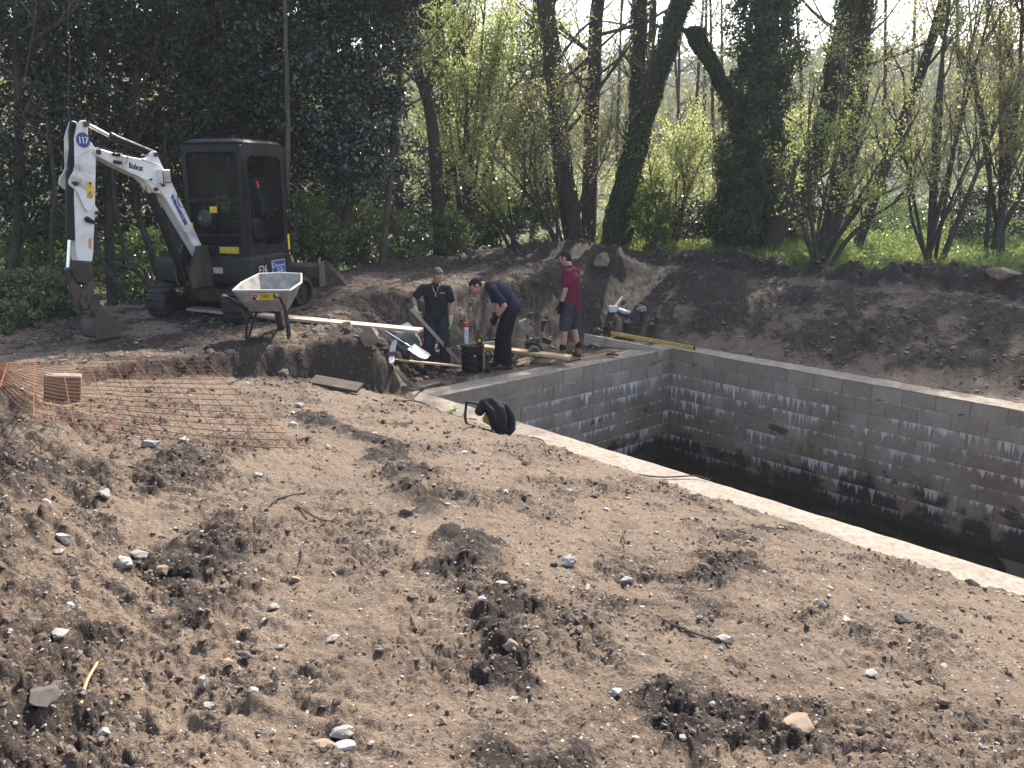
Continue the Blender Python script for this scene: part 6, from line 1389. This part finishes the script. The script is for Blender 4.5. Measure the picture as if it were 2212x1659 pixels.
for i in range(15):
    a = rnd.uniform(0, 6.28); ln = rnd.uniform(.12, .26); base = pg+Vector((rnd.uniform(-.16, .16), rnd.uniform(-.05, .05), 0)); d = Vector((math.cos(a), math.sin(a)*.6, 0)); pts = [base, base+d*ln*.35+Vector((0, 0, ln*.5)), base+d*ln*.75+Vector((0, 0, ln*.62)), base+d*ln+Vector((0, 0, ln*.45))]; wv = [.008, .015, .012, .001]; s = Vector((-d.y, d.x, .2)).normalized(); vs = []
    for p, w in zip(pts, wv): vs += [p-s*w, p+s*w]
    me_ = MB().add(vs, [(0, 1, 3, 2), (2, 3, 5, 4), (4, 5, 7, 6)]).mesh('leaf', True); point_attr(me_, 'v', [rnd.random()]*8); link('leaf', me_, pgr, M['plant'])
vn = at(148, 262, 10.2); single('hanging_vine', MB().tube(smooth_path([at(152, -30, 10.6), at(146, 60, 10.6), at(151, 130, 10.6), at(147, 200, 10.6), at(150, 262, 10.6)], 5), .006, 5), M['twig'], 'thin vine hanging down to the top of the digger arm', 'vine', smooth=True)
# --- rocks in the pit
rk = [(878, 772, .40, .27, .34, 'stone_pale', 'large pale boulder beside the standing man, shovel across it', 5), (795, 746, .20, .16, .14, 'stone_brown', 'brown rock left of the pale boulder', 9), (815, 752, .14, .1, .1, 'stone_dark', 'dark square rock between the brown rock and the boulder', 12),
      (930, 762, .17, .11, .09, 'stone_grey', 'flat stone lying right of the pale boulder', 14), (918, 752, .10, .09, .13, 'stone_dark', 'upright dark stone close behind the pale boulder', 17), (955, 775, .15, .10, .06, 'stone_grey', 'thin pale slab in front of the standing man', 19), (745, 716, .12, .1, .08, 'stone_brown', 'brown stone under the end of the scaffold board', 23), (700, 690, .09, .08, .06, 'stone_grey', 'small stone on the bank beside the scaffold board', 25),
      (1265, 772, .12, .08, .05, 'stone_brown', 'flat pale stone beside the mattock head', 27), (1188, 756, .08, .06, .05, 'stone_dark', 'dark lump of soil behind the man in maroon', 29), (1303, 582, .27, .2, .19, 'stone_brown', 'big sunlit earth lump on the heap right of the man in maroon', 33), (2166, 606, .34, .2, .13, 'stone_brown', 'flat reddish stone on the dark berm at the right edge', 35), (1388, 678, .13, .05, .09, 'stone_white', 'pale broken block lying on the bank right of the white box', 37)]
for x, y, a, b, c, mt, lab, sd in rk: rock(ground_at(x, y), (a, b, c), sd, mt, lab, sub=3)
rock(ground_at(918, 756)+Vector((0, -.05, .0)), (.14, .09, .09), 41, 'red_mark', 'stone sprayed with red paint in front of the standing man')
bx = ground_at(1324, 676); wbx = empty('white_box', bx, 'small open white box on the bank beside the stake', 'box')
for s in (-1, 1): MB().box(bx+Vector((.075*s, 0, .06)), (.006, .13, .12)).build('box_side', M['card'], wbx); MB().box(bx+Vector((0, .065*s, .06)), (.15, .006, .12)).build('box_side', M['card'], wbx)
MB().box(bx+Vector((0, 0, .04)), (.14, .12, .01)).build('box_base', M['card'], wbx)
bgm = MB(); chain(bgm, [G_(1338, 676, .05), G_(1350, 680, .04), G_(1358, 684, .03)], [.04, .06, .04], 10); single('plastic_bag', bgm, M['can_white'], 'crumpled white bag at the foot of the pale stake', 'bag', smooth=True)
# --- single stones one can pick out on the near ground
fs_ = [(265, 1226, .062, .05, .042, 'stone_white', 'big white flint left of the brown brick fragment'), (352, 1247, .055, .04, .035, 'stone_brown', 'brown brick fragment right of the big white flint'), (300, 1210, .06, .045, .03, 'stone_grey', 'grey stone half buried behind the big white flint'),
  (441, 1495, .040, .032, .045, 'stone_white', 'upright white and grey flint near the lower left'), (452, 1527, .045, .03, .026, 'stone_white', 'white flint just below the upright one'), (528, 1436, .052, .024, .02, 'stone_dark', 'curved dark sherd above the upright flint'), (492, 1453, .045, .022, .018, 'stone_brown', 'brown sherd left of the curved dark one'), (545, 1520, .034, .026, .022, 'stone_grey', 'rounded grey flint right of the white pair'),
  (1226, 1222, .055, .045, .042, 'stone_white', 'white pointed flint in the middle of the bare ground'), (1198, 1222, .03, .022, .018, 'stone_dark', 'dark flint touching the white pointed one'), (1352, 1262, .045, .035, .026, 'stone_grey', 'lone grey flint right of the white pointed one'), (1082, 1264, .045, .022, .012, 'stone_white', 'flat white flake left of the pointed flint'),
  (1100, 1408, .045, .035, .035, 'stone_brown', 'round brown stone below the centre'), (1952, 1350, .075, .05, .035, 'stone_dark', 'dark lump near the kerb on the right'), (1722, 1590, .11, .06, .04, 'stone_brown', 'large flat brown stone near the bottom right'), (740, 1596, .055, .04, .032, 'stone_grey', 'grey stone on top of the small pile at the bottom'), (745, 1628, .048, .034, .028, 'stone_white', 'pale stone at the foot of the small pile at the bottom'), (700, 1618, .05, .035, .026, 'stone_brown', 'brown stone left of the small pile at the bottom'),
  (95, 1552, .07, .055, .045, 'stone_dark', 'dark clod in the lower left corner'), (140, 1184, .06, .045, .04, 'stone_white', 'white stone on the edge of the loose heap'), (132, 1412, .05, .038, .03, 'stone_grey', 'smooth grey stone at the foot of the loose heap'), (225, 1597, .04, .028, .016, 'stone_white', 'white shard near the bottom left'), (1042, 1312, .03, .028, .022, 'stone_white', 'small white stone in the middle distance of the bare ground'), (1560, 1388, .04, .03, .02, 'stone_white', 'white flint on the right of the bare ground'),
  (640, 1258, .045, .025, .018, 'stone_brown', 'bone shaped pale stone left of centre'), (590, 1318, .035, .03, .02, 'stone_grey', 'grey pebble left of centre'), (1000, 985, .07, .045, .03, 'stone_white', 'crushed white stone below the draped jacket'), (230, 1085, .06, .05, .045, 'stone_grey', 'grey lump at the edge of the tread marks'), (880, 1110, .06, .05, .04, 'stone_brown', 'lump of soil on the dark rut'), (330, 968, .10, .08, .07, 'stone_grey', 'grey lump under the near edge of the mesh'), (400, 965, .08, .06, .05, 'stone_white', 'pale lump right of the grey one under the mesh edge'), (1330, 1500, .04, .03, .02, 'stone_white', 'pale flint lying alone towards the bottom right'), (1880, 1470, .045, .03, .022, 'stone_grey', 'grey flint towards the right edge'), (1500, 1130, .05, .035, .02, 'stone_white', 'white flake on the slope beside the kerb')]
for i, (x, y, a, b, c, mt, lab) in enumerate(fs_): rock(ground_at(x, y), (a*.82, b*.82, c*.8), 100+i, mt, lab, sub=3, sink=.35, group='single stones on the bare ground')
for i, (pts, lab) in enumerate([([(178, 1548), (190, 1495), (212, 1447)], 'pale stick near the lower left corner'), ([(885, 1330), (900, 1370)], 'short twig left of centre'), ([(640, 1250), (655, 1225), (650, 1190)], 'curved root left of centre'), ([(575, 1115), (600, 1085), (660, 1068)], 'thin root in the middle left'), ([(1350, 1180), (1345, 1168), (1352, 1150)], 'tiny upright twig on the slope'), ([(1430, 1345), (1500, 1375), (1580, 1400)], 'thin dark twig on the right'), ([(1000, 935), (1035, 920)], 'short pale stick above the rut'), ([(640, 1100), (700, 1130), (780, 1140)], 'thin root crossing the bare ground')]):
    q_ = [ground_at(*p)+Vector((0, 0, .012)) for p in pts]; 
    if i in (0, 2, 4): q_[1] = q_[1]+Vector((0, 0, .03))
    single('stick', MB().tube(smooth_path(q_, 4) if len(q_) > 2 else q_, .006, 5), M['twig'] if i else M['handle_wood'], lab, 'stick', 'sticks on the bare ground', True)
# --- crumbs of soil and gravel: beyond counting
def scatter(name, n, rmin, rmax, size, mats, label, dens, kind8=True, squash=.6):
    a = rng.uniform(-.62, .62, n); r = np.exp(rng.uniform(math.log(rmin), math.log(rmax), n)); X, Y = np.sin(a)*r, np.cos(a)*r; z, dk, g, cr, ins = ground(X, Y)
    k = (ins < -.02) & (g < .3) & (rng.uniform(0, 1, n) < dens(X, Y, dk, cr)); X, Y, z, dk = X[k], Y[k], z[k], dk[k]; n = len(X)
    s = size*np.exp(rng.normal(0, .45, n))*np.clip(.5+np.hypot(X, Y)/8, .65, 1.7); ph = (1+5**.5)/2
    base = np.array([[-1, ph, 0], [1, ph, 0], [-1, -ph, 0], [1, -ph, 0], [0, -1, ph], [0, 1, ph], [0, -1, -ph], [0, 1, -ph], [ph, 0, -1], [ph, 0, 1], [-ph, 0, -1], [-ph, 0, 1]], float)/1.9
    q = rng.normal(size=(n, 4)); q /= np.linalg.norm(q, axis=1)[:, None]; w_, x_, y_, z_ = q.T
    Rm = np.stack([1-2*(y_*y_+z_*z_), 2*(x_*y_-z_*w_), 2*(x_*z_+y_*w_), 2*(x_*y_+z_*w_), 1-2*(x_*x_+z_*z_), 2*(y_*z_-x_*w_), 2*(x_*z_-y_*w_), 2*(y_*z_+x_*w_), 1-2*(x_*x_+y_*y_)], 1).reshape(n, 3, 3)
    st = np.stack([rng.uniform(.8, 1.5, n), rng.uniform(.6, 1.1, n), rng.uniform(.45, .9, n)], 1)
    J_ = base[None]*rng.uniform(.62, 1.12, (n, 12, 1))*st[:, None]
    V = np.einsum('nij,nkj->nki', Rm, J_)*s[:, None, None]*np.array([1, 1, squash])+np.stack([X, Y, z+s*.12*squash], 1)[:, None]
    f = np.array([[0, 11, 5], [0, 5, 1], [0, 1, 7], [0, 7, 10], [0, 10, 11], [1, 5, 9], [5, 11, 4], [11, 10, 2], [10, 7, 6], [7, 1, 8], [3, 9, 4], [3, 4, 2], [3, 2, 6], [3, 6, 8], [3, 8, 9], [4, 9, 5], [2, 4, 11], [6, 2, 10], [8, 6, 7], [9, 8, 1]]); Fc = (np.arange(n)[:, None, None]*12+f[None]).reshape(-1, 3)
    me = np_mesh(name, V.reshape(-1, 3), Fc, False); point_attr(me, 'v', np.repeat(np.clip(rng.uniform(0, 1, n)*.6+dk*.5, 0, 1), 12)); o = link(name, me, None, mats); tag(o, label, 'soil' if 'crumb' in name or 'clod' in name else 'gravel', kind='stuff'); return n
def vmat(name, a, b, rough=.9):
    t = NT(name); v = t.attr('v'); n = t.noise(45, 4, .65, t.pos()); c = t.mix(v, a, b); c = t.mix(t.maprange(n, .4, .7, 0, .5), c, tuple(x*.55 for x in a)); return t.done(t.bsdf(c, rough, .3, 0, t.bump(n, .6, .01)))
M['clod'] = vmat('soil clod', (.185, .140, .104), (.062, .047, .037)); M['gravel'] = vmat('flint gravel', (.38, .34, .295), (.15, .13, .11), .7)
nc = scatter('soil_clods', 36000, 1.6, 18, .0082, M['clod'], 'loose crumbs and clods of dark soil', lambda X, Y, d, c: np.clip(.22+.7*S((c-.45)/.6)+.3*d, 0, 1), squash=.8)
nb = scatter('big_clods', 8000, 4.5, 21, .022, M['clod'], 'larger dark clods on the berms and banks', lambda X, Y, d, c: np.clip(-.1+.35*S((c-.6)/.5)*S((d-.05)/.5)+.6*d*d, 0, 1), squash=.85)
ng = scatter('flint_gravel', 15000, 1.6, 19, .0058, M['gravel'], 'small pale flints scattered over the soil', lambda X, Y, d, c: .30+.45*S(noise(X*.8, Y*.8, 300)))
nl = scatter('flint_stones', 900, 1.8, 19, .0125, M['gravel'], 'pale flint stones scattered over the soil', lambda X, Y, d, c: .6, squash=.8)
M['flake'] = vmat('bank flakes', (.22, .195, .17), (.09, .078, .068), .8)
nf = scatter('bank_flakes', 15000, 8, 20, .013, M['flake'], 'flat flints and flakes of marl on the far banks', lambda X, Y, d, c: np.where((uvw(X, Y)[1] > .5) | (uvw(X, Y)[0] < -2), .8, .05), squash=.45)
nm = scatter('berm_lumps', 5000, 11, 23, .040, M['clod'], 'big dark lumps of dug soil on the berm', lambda X, Y, d, c: .8*S((d-.72)/.2), squash=.8)
# ------------------------------------------------------------------ air
def haze(density):
    m = MB().box((0, 130, 35), (760, 560, 76)); me = m.mesh('haze'); o = link('haze', me, None); t = NT('haze air'); v = t.n('VolumePrincipled'); v.inputs['Color'].default_value = (.86, .91, 1, 1); v.inputs['Density'].default_value = density; v.inputs['Anisotropy'].default_value = .2
    t.l(v.outputs[0], t.out.inputs['Volume']); me.materials.append(t.m); tag(o, kind='stuff'); o['label'] = 'thin pale haze in the air of the wood'
haze(.0007)
